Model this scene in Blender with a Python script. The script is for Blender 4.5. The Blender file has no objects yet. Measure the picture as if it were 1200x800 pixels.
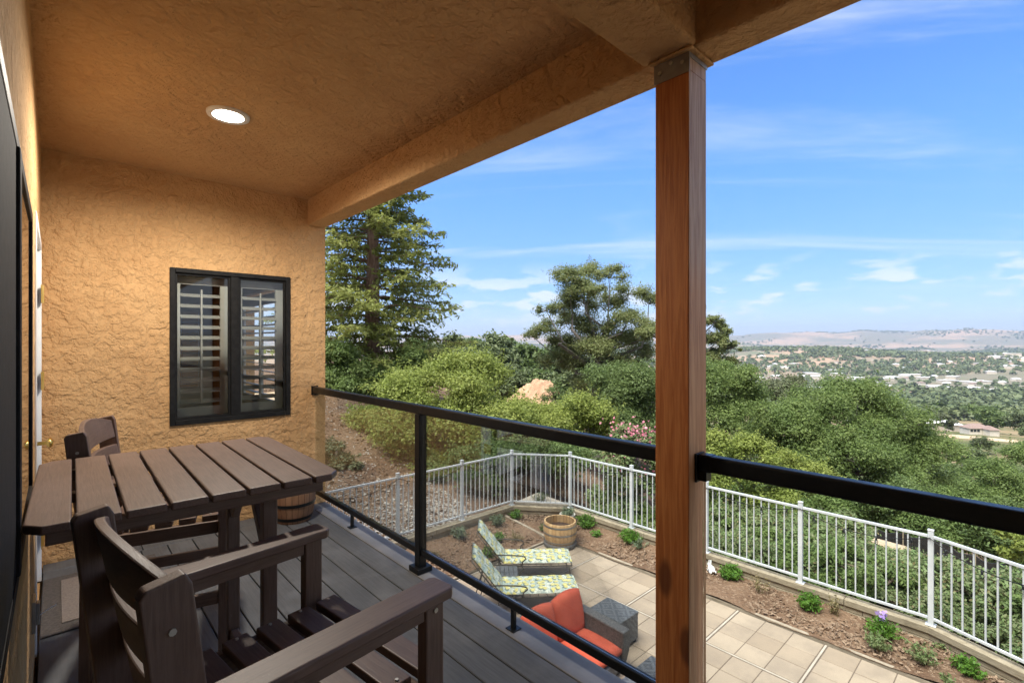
import bpy, bmesh, math, random
import numpy as np
from mathutils import Vector, Matrix
R = math.radians
S = bpy.context.scene
COL = S.collection

# ------------------------------------------------------------------ camera, sky, sun, exposure
F, YAW = 573.0, R(42.98)
cam = bpy.data.objects.new('camera', bpy.data.cameras.new('camera'))
COL.objects.link(cam)
cam.location = (0, 0, 0)
cam.rotation_euler = (R(90), 0, -YAW)
cam.data.sensor_width = 36.0
cam.data.lens = 36.0 * F / 1200.0
cam.data.clip_start = 0.02
cam.data.clip_end = 40000
S.camera = cam

SUN_EL, SUN_AZ = R(66), R(-92)          # azimuth clockwise from +Y
sun_vec = Vector((math.sin(SUN_AZ)*math.cos(SUN_EL), math.cos(SUN_AZ)*math.cos(SUN_EL), math.sin(SUN_EL)))
sl = bpy.data.lights.new('sun', 'SUN'); sl.energy = 2.3; sl.angle = R(38); sl.color = (1.0, 0.955, 0.88)
so = bpy.data.objects.new('sun', sl); COL.objects.link(so)
so.rotation_euler = sun_vec.to_track_quat('Z', 'Y').to_euler()

S.view_settings.view_transform = 'Standard'
S.view_settings.look = 'None'
S.view_settings.exposure = 1.98
S.view_settings.gamma = 1.0
S.cycles.max_bounces = 9
S.cycles.diffuse_bounces = 5
S.cycles.transparent_max_bounces = 12
S.cycles.volume_bounces = 0
S.cycles.caustics_reflective = False
S.cycles.caustics_refractive = False
S.cycles.use_denoising = True

W = bpy.data.worlds.new('World'); S.world = W; W.use_nodes = True
def build_world():
    nt = W.node_tree; nt.nodes.clear(); N = nt.nodes; L = nt.links
    out = N.new('ShaderNodeOutputWorld'); bg = N.new('ShaderNodeBackground'); bg.inputs[1].default_value = 0.078
    sky = N.new('ShaderNodeTexSky'); sky.sky_type = 'NISHITA'; sky.sun_disc = False
    sky.sun_elevation = SUN_EL; sky.sun_rotation = SUN_AZ; sky.altitude = 200
    sky.air_density = 1.0; sky.dust_density = 0.1; sky.ozone_density = 3.5
    hsv = N.new('ShaderNodeHueSaturation'); hsv.inputs['Saturation'].default_value = 1.22; hsv.inputs['Hue'].default_value = .502; hsv.inputs['Value'].default_value = 1.0
    L.new(sky.outputs[0], hsv.inputs['Color'])
    tc = N.new('ShaderNodeTexCoord'); sep = N.new('ShaderNodeSeparateXYZ'); L.new(tc.outputs['Generated'], sep.inputs[0])
    def mth(op, a, b=None, c=None, clamp=False):
        m = N.new('ShaderNodeMath'); m.operation = op; m.use_clamp = clamp
        for i, v in enumerate((a, b, c)):
            if v is None: continue
            if isinstance(v, (int, float)): m.inputs[i].default_value = v
            else: L.new(v, m.inputs[i])
        return m.outputs[0]
    def rng(v, a, b, c=0.0, d=1.0):
        m = N.new('ShaderNodeMapRange'); m.interpolation_type = 'SMOOTHSTEP'
        L.new(v, m.inputs[0])
        for i, q in enumerate((a, b, c, d)): m.inputs[i+1].default_value = q
        return m.outputs[0]
    zz = mth('MAXIMUM', sep.outputs[2], 0.0)
    den = mth('ADD', zz, 0.13)
    cx = mth('DIVIDE', sep.outputs[0], den); cy = mth('DIVIDE', sep.outputs[1], den)
    comb = N.new('ShaderNodeCombineXYZ'); L.new(cx, comb.inputs[0]); L.new(cy, comb.inputs[1])
    # cirrus wisps
    mr = N.new('ShaderNodeMapping'); mr.inputs['Rotation'].default_value = (0, 0, R(50)); L.new(comb.outputs[0], mr.inputs[0])
    mp = N.new('ShaderNodeMapping'); mp.inputs['Scale'].default_value = (0.36, 1.5, 1); mp.inputs['Location'].default_value = (4.4, 0.75, 0)
    L.new(mr.outputs[0], mp.inputs[0])
    n1 = N.new('ShaderNodeTexNoise'); n1.inputs['Scale'].default_value = 1.05; n1.inputs['Detail'].default_value = 8; n1.inputs['Roughness'].default_value = 0.62; n1.inputs['Distortion'].default_value = 0.7
    L.new(mp.outputs[0], n1.inputs['Vector'])
    cir = rng(n1.outputs[0], 0.48, 0.78, 0.0, 0.55)
    cir = mth('MULTIPLY', cir, rng(sep.outputs[2], 0.03, 0.16))
    # low cumulus near the horizon
    mp2 = N.new('ShaderNodeMapping'); mp2.inputs['Scale'].default_value = (1, 1, 3.6); mp2.inputs['Location'].default_value = (0.35, 0.9, 0.1)
    L.new(tc.outputs['Generated'], mp2.inputs[0])
    n2 = N.new('ShaderNodeTexNoise'); n2.inputs['Scale'].default_value = 9.0; n2.inputs['Detail'].default_value = 7; n2.inputs['Roughness'].default_value = 0.55
    L.new(mp2.outputs[0], n2.inputs['Vector'])
    cum = rng(n2.outputs[0], 0.50, 0.61, 0.0, 0.8)
    band = mth('MULTIPLY', rng(sep.outputs[2], 0.01, 0.05), rng(sep.outputs[2], 0.09, 0.17, 1.0, 0.0))
    cum = mth('MULTIPLY', cum, band)
    tot = mth('MAXIMUM', cir, cum)
    # unseen bright cloud sheet added as neutral fill, overhead and on the house side
    dt = N.new('ShaderNodeVectorMath'); dt.operation = 'DOT_PRODUCT'; L.new(tc.outputs['Generated'], dt.inputs[0]); dt.inputs[1].default_value = (math.sin(YAW), math.cos(YAW), 0)
    sheet = mth('MAXIMUM', rng(sep.outputs[2], 0.64, 0.86), rng(dt.outputs['Value'], 0.25, -0.15))
    tot = mth('MAXIMUM', tot, mth('MULTIPLY', sheet, rng(n1.outputs[0], 0.2, 0.6, 0.7, 0.95)))
    mx = N.new('ShaderNodeMix'); mx.data_type = 'RGBA'
    hz = N.new('ShaderNodeMix'); hz.data_type = 'RGBA'; L.new(rng(sep.outputs[2], 0.0, 0.38), hz.inputs[0]); hz.inputs[6].default_value = (.39, .43, .60, 1); hz.inputs[7].default_value = (.72, .80, .93, 1)
    ml = N.new('ShaderNodeMix'); ml.data_type = 'RGBA'; ml.blend_type = 'MULTIPLY'; ml.inputs[0].default_value = 1.0; L.new(hsv.outputs[0], ml.inputs[6]); L.new(hz.outputs[2], ml.inputs[7])
    L.new(tot, mx.inputs[0]); L.new(ml.outputs[2], mx.inputs[6]); mx.inputs[7].default_value = (3.4, 3.6, 3.9, 1)
    L.new(mx.outputs[2], bg.inputs[0]); L.new(bg.outputs[0], out.inputs[0])
build_world()

# ------------------------------------------------------------------ helpers
rnd = random.Random(7)
def d2(u, v): return (math.sin(YAW)*F + math.cos(YAW)*(u-600), math.cos(YAW)*F - math.sin(YAW)*(u-600), 400.0-v)
def ang(u, dist):                         # ground point at a heading (photo column) and a distance
    a = d2(u, 400); k = dist/F
    return (a[0]*k, a[1]*k)

class MB:
    def __init__(s): s.v = []; s.f = []
    def add(s, vs, fs):
        n = len(s.v); s.v += [tuple(v) for v in vs]; s.f += [tuple(i+n for i in f) for f in fs]; return s
    def box(s, x0, y0, z0, x1, y1, z1, M=None):
        vs = [Vector(p) for p in ((x0,y0,z0),(x1,y0,z0),(x1,y1,z0),(x0,y1,z0),(x0,y0,z1),(x1,y0,z1),(x1,y1,z1),(x0,y1,z1))]
        if M is not None: vs = [M @ v for v in vs]
        return s.add(vs, [(3,2,1,0),(4,5,6,7),(0,1,5,4),(1,2,6,5),(2,3,7,6),(3,0,4,7)])
    def prism(s, pts, a, b, axis='z', M=None):        # polygon extruded from a to b
        n = len(pts)
        mk = {'z': lambda p, h: (p[0], p[1], h), 'y': lambda p, h: (p[0], h, p[1]), 'x': lambda p, h: (h, p[0], p[1])}[axis]
        vs = [Vector(mk(p, a)) for p in pts] + [Vector(mk(p, b)) for p in pts]
        if M is not None: vs = [M @ v for v in vs]
        return s.add(vs, [tuple(range(n-1, -1, -1)), tuple(range(n, 2*n))] + [(i, (i+1) % n, n+(i+1) % n, n+i) for i in range(n)])
    def bar(s, p, q, w, h, up=(0,0,1)):               # rectangular bar from p to q
        p, q = Vector(p), Vector(q); d = (q-p).normalized(); sd = d.cross(Vector(up)).normalized(); u = sd.cross(d)
        vs = [b + sd*(i*w/2) + u*(j*h/2) for b in (p, q) for i, j in ((-1,-1),(1,-1),(1,1),(-1,1))]
        return s.add(vs, [(0,1,2,3),(7,6,5,4),(0,4,5,1),(1,5,6,2),(2,6,7,3),(3,7,4,0)])
    def tube(s, pts, rs, n=8, cap=True):
        pts = [Vector(p) for p in pts]
        if isinstance(rs, (int, float)): rs = [rs]*len(pts)
        vs = []
        for i, p in enumerate(pts):
            t = (pts[min(i+1, len(pts)-1)] - pts[max(i-1, 0)]).normalized()
            a = t.orthogonal().normalized() if i == 0 else (pa - t*pa.dot(t)).normalized()
            pa = a; b = t.cross(a)
            vs += [p + (a*math.cos(2*math.pi*k/n) + b*math.sin(2*math.pi*k/n))*rs[i] for k in range(n)]
        fs = [(i*n+k, i*n+(k+1) % n, (i+1)*n+(k+1) % n, (i+1)*n+k) for i in range(len(pts)-1) for k in range(n)]
        if cap: fs += [tuple(range(n-1, -1, -1)), tuple(range((len(pts)-1)*n, len(pts)*n))]
        return s.add(vs, fs)
    def lathe(s, prof, c=(0,0,0), n=32):              # profile (r, z)
        vs = [(c[0]+r*math.cos(2*math.pi*k/n), c[1]+r*math.sin(2*math.pi*k/n), c[2]+z) for r, z in prof for k in range(n)]
        fs = [(i*n+k, i*n+(k+1) % n, (i+1)*n+(k+1) % n, (i+1)*n+k) for i in range(len(prof)-1) for k in range(n)]
        return s.add(vs, fs)
    def build(s, name, m, parent=None, bevel=0, smooth=False, seg=2, fix=True):
        me = bpy.data.meshes.new(name); me.from_pydata(s.v, [], s.f)
        if fix:
            bm = bmesh.new(); bm.from_mesh(me); bmesh.ops.recalc_face_normals(bm, faces=bm.faces); bm.to_mesh(me); bm.free()
        me.update()
        o = bpy.data.objects.new(name, me); COL.objects.link(o); me.materials.append(m)
        if smooth: me.polygons.foreach_set('use_smooth', [True]*len(me.polygons))
        if bevel:
            b = o.modifiers.new('bevel', 'BEVEL'); b.width = bevel; b.segments = seg; b.limit_method = 'ANGLE'; b.angle_limit = R(40)
        if parent: o.parent = parent
        return o
def tag(o, label=None, cat=None, group=None, kind=None):
    for k, v in (('label', label), ('category', cat), ('group', group), ('kind', kind)):
        if v: o[k] = v
    return o
def empty(name, loc, rz, label, cat, group=None):
    o = bpy.data.objects.new(name, None); COL.objects.link(o); o.location = loc; o.rotation_euler = (0, 0, rz); o.empty_display_size = .1
    return tag(o, label, cat, group)
def kids(o): return [c for c in bpy.data.objects if c.parent is o]
def copy_tree(o, parent=None):
    c = o.copy(); COL.objects.link(c)
    if parent: c.parent = parent
    for ch in kids(o): copy_tree(ch, c)
    return c
def np_mesh(name, verts, nper, m, parent=None, smooth=False):      # verts (n*nper, 3); each run of nper verts is one polygon
    verts = np.asarray(verts, dtype=np.float32).reshape(-1, 3); n = len(verts)
    me = bpy.data.meshes.new(name); me.vertices.add(n); me.vertices.foreach_set('co', verts.ravel())
    me.loops.add(n); me.loops.foreach_set('vertex_index', np.arange(n, dtype=np.int32))
    np_ = n//nper; me.polygons.add(np_); me.polygons.foreach_set('loop_start', np.arange(0, n, nper, dtype=np.int32))
    me.polygons.foreach_set('loop_total', np.full(np_, nper, dtype=np.int32)); me.update(calc_edges=True)
    me.materials.append(m)
    o = bpy.data.objects.new(name, me); COL.objects.link(o)
    if parent: o.parent = parent
    return o

# ------------------------------------------------------------------ materials
class NT:
    def __init__(s, name):
        s.m = bpy.data.materials.new(name); s.m.use_nodes = True; s.t = s.m.node_tree; s.N = s.t.nodes; s.L = s.t.links
        s.b = s.N['Principled BSDF']; s.out = s.N['Material Output']
        s.tc = s.N.new('ShaderNodeTexCoord')
    def n(s, typ, **kw):
        q = s.N.new('ShaderNode'+typ)
        for k, v in kw.items(): setattr(q, k, v)
        return q
    def put(s, sock, v):
        if v is None: return
        if hasattr(v, 'is_output') or isinstance(v, bpy.types.NodeSocket): s.L.new(v, sock)
        elif isinstance(v, (tuple, list)) and len(v) == 3 and sock.type == 'RGBA': sock.default_value = (*v, 1)
        else: sock.default_value = v
    def coord(s, scale=(1,1,1), rot=(0,0,0), which='Object', loc=(0,0,0)):
        mp = s.n('Mapping'); mp.inputs['Scale'].default_value = scale; mp.inputs['Rotation'].default_value = rot; mp.inputs['Location'].default_value = loc
        s.L.new(s.tc.outputs[which], mp.inputs[0]); return mp.outputs[0]
    def noise(s, vec, scale, detail=4, rough=.55, dist=0.0, col=False):
        q = s.n('TexNoise'); s.put(q.inputs['Vector'], vec); q.inputs['Scale'].default_value = scale
        q.inputs['Detail'].default_value = detail; q.inputs['Roughness'].default_value = rough; q.inputs['Distortion'].default_value = dist
        return q.outputs['Color' if col else 'Fac']
    def voro(s, vec, scale, feature='F1', out='Distance', rand=1.0):
        q = s.n('TexVoronoi', feature=feature); s.put(q.inputs['Vector'], vec); q.inputs['Scale'].default_value = scale
        q.inputs['Randomness'].default_value = rand; return q.outputs[out]
    def ramp(s, v, a, b, c=0.0, d=1.0, smooth=True):
        q = s.n('MapRange'); q.interpolation_type = 'SMOOTHSTEP' if smooth else 'LINEAR'
        s.put(q.inputs[0], v)
        for i, x in enumerate((a, b, c, d)): q.inputs[i+1].default_value = x
        return q.outputs[0]
    def mix(s, f, a, b, mode='MIX'):
        q = s.n('Mix', data_type='RGBA', blend_type=mode); s.put(q.inputs[0], f); s.put(q.inputs[6], a); s.put(q.inputs[7], b); return q.outputs[2]
    def math(s, op, a, b=None):
        q = s.n('Math', operation=op); s.put(q.inputs[0], a)
        if b is not None: s.put(q.inputs[1], b)
        return q.outputs[0]
    def bump(s, h, strength, dist, prev=None):
        q = s.n('Bump'); q.inputs['Strength'].default_value = strength; q.inputs['Distance'].default_value = dist
        s.put(q.inputs['Height'], h)
        if prev is not None: s.put(q.inputs['Normal'], prev)
        return q.outputs[0]
    def done(s, col=None, rough=None, nrm=None, metal=None, spec=None):
        s.put(s.b.inputs['Base Color'], col); s.put(s.b.inputs['Roughness'], rough); s.put(s.b.inputs['Normal'], nrm)
        s.put(s.b.inputs['Metallic'], metal); s.put(s.b.inputs['Specular IOR Level'], spec)
        return s.m

def simple(name, c1, c2=None, scale=20, rough=.6, bump=0.0, bd=.002, bscale=None, stretch=(1,1,1), metal=0.0, spec=.5, detail=5):
    t = NT(name); v = t.coord(stretch); f = t.noise(v, scale, detail)
    col = t.mix(t.ramp(f, .3, .7), c1, c2 or c1)
    nrm = t.bump(t.noise(v, bscale or scale*3, 6, .6), bump, bd) if bump else None
    return t.done(col, rough, nrm, metal, spec)

def m_stucco():
    t = NT('tan_stucco'); v = t.coord()
    w = t.noise(v, 7, 3, .5, col=True)
    vv = t.n('VectorMath', operation='MULTIPLY_ADD'); t.L.new(w, vv.inputs[0]); vv.inputs[1].default_value = (.045,.045,.045); t.L.new(v, vv.inputs[2]); vv = vv.outputs[0]
    patch = t.ramp(t.noise(v, 1.9, 3, .5), .35, .65, .15, 1.0)       # some areas troweled smoother
    a = t.noise(vv, 10, 4, .5, .25); pl = t.ramp(a, .44, .58)         # broad knocked-down islands
    b = t.noise(vv, 26, 5, .6, .2); pl2 = t.ramp(b, .42, .62)
    ridge = t.ramp(t.noise(vv, 13, 4, .6, .4), .50, .535)
    h = t.math('ADD', t.math('MULTIPLY', pl, .7), t.math('MULTIPLY', pl2, .55))
    h = t.math('ADD', h, t.math('MULTIPLY', t.math('MULTIPLY', ridge, patch), .22))
    h = t.math('ADD', h, t.math('MULTIPLY', t.noise(v, 60, 4, .6), .35))
    n = t.bump(h, 1.0, .0088); n = t.bump(t.noise(v, 200, 3, .7), .3, .0015, n)
    col = t.mix(t.ramp(t.noise(v, 1.6, 6, .65), .3, .7), (.525,.31,.142), (.61,.38,.182))
    col = t.mix(t.ramp(t.noise(v, 46, 4, .65), .45, .75, 0, .22), col, (.47,.28,.13))
    col = t.mix(t.ramp(t.noise(v, .9, 4, .6, .3), .55, .8, 0, .4), col, (.72,.47,.25))
    return t.done(col, .92, n, spec=.2)

def m_deck():
    t = NT('charcoal_composite_deck'); v = t.coord((22, 1.2, 22)); v2 = t.coord()
    g = t.noise(v, 4, 6, .6)
    blot = t.noise(v2, 3.2, 5, .62, .4)
    col = t.mix(t.ramp(g, .3, .7), (.083,.086,.090), (.116,.119,.123))
    col = t.mix(t.ramp(blot, .42, .72, 0, .6), col, (.185,.19,.20))
    rnd_ = t.n('NewGeometry').outputs['Random Per Island']
    col = t.mix(t.math('MULTIPLY', rnd_, .35), col, (.07,.076,.086))
    spk = t.ramp(t.noise(v2, 90, 2, .5), .70, .76, 0, .35); col = t.mix(spk, col, (.19,.19,.18))
    return t.done(col, t.ramp(blot, .3, .7, .5, .68), t.bump(g, .35, .002), spec=.2)

def m_lumber(axis, name):
    st = {'x': (1.5, 26, 26), 'y': (26, 1.5, 26), 'z': (26, 26, 1.5)}[axis]
    t = NT(name); v = t.coord(st); v2 = t.coord()
    g = t.noise(v, 6, 5, .65, .3)
    col = t.mix(t.ramp(g, .3, .7), (.088,.051,.036), (.135,.084,.060))
    col = t.mix(t.ramp(t.noise(v2, 4, 4, .6), .4, .8, 0, .5), col, (.185,.125,.10))
    col = t.mix(t.ramp(t.noise(v2, 55, 3, .7), .66, .74, 0, .25), col, (.26,.20,.17))
    return t.done(col, .48, t.bump(g, .4, .0015), spec=.5)

def m_post():
    t = NT('stained_wood_post'); v = t.coord((20, 20, 1.0)); v2 = t.coord()
    g = t.noise(v, 4, 6, .6, .6)
    col = t.mix(t.ramp(g, .3, .72), (.38,.115,.027), (.56,.215,.062))
    kn = t.voro(t.coord((1,1,.42), loc=(.3,.1,.17)), 2.6)
    col = t.mix(t.ramp(kn, .05, .10, .75, 0), col, (.09,.024,.008))
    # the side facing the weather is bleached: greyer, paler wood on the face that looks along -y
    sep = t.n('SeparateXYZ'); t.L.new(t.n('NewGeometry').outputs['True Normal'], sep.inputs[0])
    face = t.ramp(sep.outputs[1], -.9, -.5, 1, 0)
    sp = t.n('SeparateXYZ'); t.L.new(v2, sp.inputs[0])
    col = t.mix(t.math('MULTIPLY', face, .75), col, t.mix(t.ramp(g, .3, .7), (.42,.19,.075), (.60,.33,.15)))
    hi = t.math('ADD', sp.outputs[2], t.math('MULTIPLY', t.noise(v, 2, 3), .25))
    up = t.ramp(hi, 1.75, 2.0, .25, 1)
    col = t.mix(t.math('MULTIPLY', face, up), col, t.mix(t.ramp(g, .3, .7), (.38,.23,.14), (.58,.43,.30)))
    return t.done(col, .55, t.bump(g, .5, .002), spec=.4)

def m_black():
    t = NT('black_powder_coat'); v = t.coord(); 
    return t.done(t.mix(t.ramp(t.noise(v, 60, 3), .5, .75, 0, .5), (.008,.0085,.009), (.02,.02,.02)), t.ramp(t.noise(v, 8, 3), .3, .7, .28, .46), t.bump(t.noise(v, 300, 2), .08, .001), spec=.27)

def m_glass(name, tint=(.93,.96,.95), refl=1.0):
    t = NT(name); t.N.remove(t.b)
    tr = t.n('BsdfTransparent'); tr.inputs[0].default_value = (*tint, 1)
    gl = t.n('BsdfGlossy'); gl.inputs['Roughness'].default_value = .02
    fr = t.n('Fresnel'); fr.inputs[0].default_value = 1.45
    f = t.math('MULTIPLY', fr.outputs[0], refl)
    mx = t.n('MixShader'); t.L.new(f, mx.inputs[0]); t.L.new(tr.outputs[0], mx.inputs[1]); t.L.new(gl.outputs[0], mx.inputs[2])
    t.L.new(mx.outputs[0], t.out.inputs[0]); return t.m

def m_leaf(name, c1, c2, c3, cs=.5, trans=.35, warm=None):
    t = NT(name); v = t.coord()
    ri = t.n('NewGeometry').outputs['Random Per Island']
    col = t.mix(t.ramp(t.noise(v, cs, 3), .35, .65), c1, c2)
    col = t.mix(t.ramp(ri, .2, 1.0, 0, .8), col, c3)
    if warm: col = t.mix(t.ramp(ri, .93, .95, 0, .8), col, warm)
    oi = t.n('ObjectInfo').outputs['Random']
    col = t.mix(t.math('MULTIPLY', oi, .25), col, c1)
    t.put(t.b.inputs['Base Color'], col); t.b.inputs['Roughness'].default_value = .55; t.b.inputs['Specular IOR Level'].default_value = .3
    tl = t.n('BsdfTranslucent'); t.L.new(col, tl.inputs[0])
    mx = t.n('MixShader'); mx.inputs[0].default_value = trans
    t.L.new(t.b.outputs[0], mx.inputs[1]); t.L.new(tl.outputs[0], mx.inputs[2]); t.L.new(mx.outputs[0], t.out.inputs[0])
    return t.m

def m_tile():
    t = NT('buff_paving_tile'); v = t.coord()
    ri = t.n('NewGeometry').outputs['Random Per Island']
    col = t.mix(ri, (.285,.220,.158), (.365,.292,.216))
    col = t.mix(t.ramp(t.noise(v, 1.6, 6, .65), .4, .7, 0, .65), col, (.215,.17,.13))
    col = t.mix(t.ramp(t.noise(v, 38, 4, .7), .52, .8, 0, .5), col, (.26,.20,.15))
    return t.done(col, .75, t.bump(t.noise(v, 60, 5, .6), .3, .002), spec=.3)

def m_soil(name, a, b, c):
    t = NT(name); v = t.coord()
    col = t.mix(t.ramp(t.noise(v, 1.3, 6, .65), .35, .65), a, b)
    col = t.mix(t.ramp(t.voro(v, 28, out='Color'), .6, .9, 0, .7), col, c)
    h = t.math('ADD', t.voro(v, 22), t.noise(v, 9, 6, .7))
    return t.done(col, .95, t.bump(h, .9, .03), spec=.1)

def m_terrain():
    t = NT('hillside_ground'); v = t.coord()
    geo = t.n('NewGeometry'); 
    ln = t.n('VectorMath', operation='LENGTH'); t.L.new(geo.outputs['Position'], ln.inputs[0]); dist = ln.outputs['Value']
    near = t.mix(t.ramp(t.noise(v, .5, 6, .6), .35, .65), (.115,.070,.047), (.175,.115,.078))
    near = t.mix(t.ramp(t.noise(v, 9, 5, .75), .5, .75, 0, .7), near, (.25,.185,.135))
    near = t.mix(t.ramp(t.noise(v, 34, 3, .6), .56, .64, 0, .8), near, (.07,.04,.027))
    mid = t.mix(t.ramp(t.noise(v, .03, 6, .65), .42, .60), (.24,.185,.11), (.085,.10,.042))
    mid = t.mix(t.ramp(t.noise(v, .25, 5, .7), .5, .75, 0, .6), mid, (.30,.23,.14))
    far = t.mix(t.ramp(t.noise(v, .0011, 8, .62), .40, .56), (.36,.25,.17), (.17,.155,.11))
    far = t.mix(t.ramp(t.noise(v, .006, 7, .7), .52, .66, 0, .75), far, (.12,.15,.09))
    far = t.mix(t.ramp(t.noise(v, .012, 4, .7, .5), .64, .70, 0, .8), far, (.60,.56,.50))
    col = t.mix(t.ramp(dist, 45, 110), near, mid)
    col = t.mix(t.ramp(dist, 500, 1200), col, far)
    h = t.math('ADD', t.noise(v, 12, 6, .7), t.voro(v, 16))
    return t.done(col, .95, t.bump(h, .6, .03), spec=.1)

def m_lemon():
    t = NT('lemon_print_canvas'); v = t.coord((1, 1, 1))
    w = t.noise(v, 9, 2, .5, col=True)
    vv = t.n('VectorMath', operation='MULTIPLY_ADD'); t.L.new(w, vv.inputs[0]); vv.inputs[1].default_value = (.05,.05,.05); t.L.new(v, vv.inputs[2]); vv = vv.outputs[0]
    base = t.mix(t.ramp(t.noise(v, 11, 2), .42, .58), (.42,.50,.44), (.62,.64,.54))
    st = t.voro(t.coord((1,1,1), loc=(.11,.05,.02)), 17, feature='DISTANCE_TO_EDGE', rand=.8)
    col = t.mix(t.ramp(st, .02, .07, .55, 0), base, (.10,.17,.19))
    vd = t.n('VectorMath', operation='ADD'); t.L.new(vv, vd.inputs[0]); vd.inputs[1].default_value = (.016,.020,.01)
    dk = t.voro(vd.outputs[0], 9.5, rand=.6); col = t.mix(t.ramp(dk, .38, .42, .85, 0), col, (.09,.13,.13))
    le = t.voro(vv, 9.5, rand=.6)
    col = t.mix(t.ramp(le, .37, .41, 1, 0), col, (.62,.55,.20))
    col = t.mix(t.ramp(le, .12, .2, .35, 0), col, (.85,.80,.50))
    return t.done(col, .9, t.bump(t.noise(v, 150, 2), .2, .001), spec=.15)

def m_wicker():
    t = NT('grey_resin_wicker'); v = t.coord()
    wv = t.n('TexWave', wave_type='BANDS', bands_direction='DIAGONAL'); t.L.new(v, wv.inputs['Vector']); wv.inputs['Scale'].default_value = 6.5; wv.inputs['Distortion'].default_value = 0
    w2 = t.n('TexWave', wave_type='BANDS', bands_direction='DIAGONAL'); t.L.new(t.coord((1,-1,1)), w2.inputs['Vector']); w2.inputs['Scale'].default_value = 6.5
    ch = t.n('TexChecker'); t.L.new(v, ch.inputs['Vector']); ch.inputs['Scale'].default_value = 8
    h = t.mix(ch.outputs['Fac'], wv.outputs['Color'], w2.outputs['Color'])
    col = t.mix(h, (.060,.063,.067), (.112,.117,.122))
    return t.done(col, .5, t.bump(h, .5, .005), spec=.4)

def m_timber(name='weathered_sleeper_timber', a=(.24,.195,.135), b=(.35,.295,.215)):
    t = NT(name); v = t.coord((3,3,16)); v2 = t.coord()
    col = t.mix(t.ramp(t.noise(v, 3, 6, .65, .5), .3, .7), a, b)
    col = t.mix(t.ramp(t.noise(v2, 2.5, 5, .6), .5, .75, 0, .7), col, (.15,.12,.08))
    return t.done(col, .85, t.bump(t.noise(v, 6, 5, .65), .5, .006), spec=.2)

def m_oakstave(name, a, b, axis_n=26):
    t = NT(name)
    sep = t.n('SeparateXYZ'); t.L.new(t.tc.outputs['Object'], sep.inputs[0])
    an = t.n('Math', operation='ARCTAN2'); t.L.new(sep.outputs[1], an.inputs[0]); t.L.new(sep.outputs[0], an.inputs[1])
    k = t.math('MULTIPLY', an.outputs[0], axis_n/(2*math.pi)); fr = t.n('Math', operation='FRACT'); t.L.new(k, fr.inputs[0])
    fl = t.n('Math', operation='FLOOR'); t.L.new(k, fl.inputs[0])
    wn = t.n('TexWhiteNoise', noise_dimensions='1D'); t.L.new(fl.outputs[0], wn.inputs['W'])
    col = t.mix(wn.outputs['Value'], a, b)
    e = t.math('MULTIPLY', t.ramp(fr.outputs[0], 0, .07), t.ramp(fr.outputs[0], .93, 1, 1, 0))
    g = t.noise(t.coord((14,14,1.4)), 5, 5, .6)
    col = t.mix(t.ramp(g, .45, .8, 0, .5), col, tuple(x*.45 for x in a))
    col = t.mix(t.math('SUBTRACT', 1.0, e), col, tuple(x*.3 for x in a))
    return t.done(col, .7, t.bump(e, .5, .006), spec=.3)

def m_emit(name, col, st):
    t = NT(name); t.put(t.b.inputs['Base Color'], (.8,.8,.8)); t.put(t.b.inputs['Emission Color'], col); t.b.inputs['Emission Strength'].default_value = st; return t.m

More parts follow.
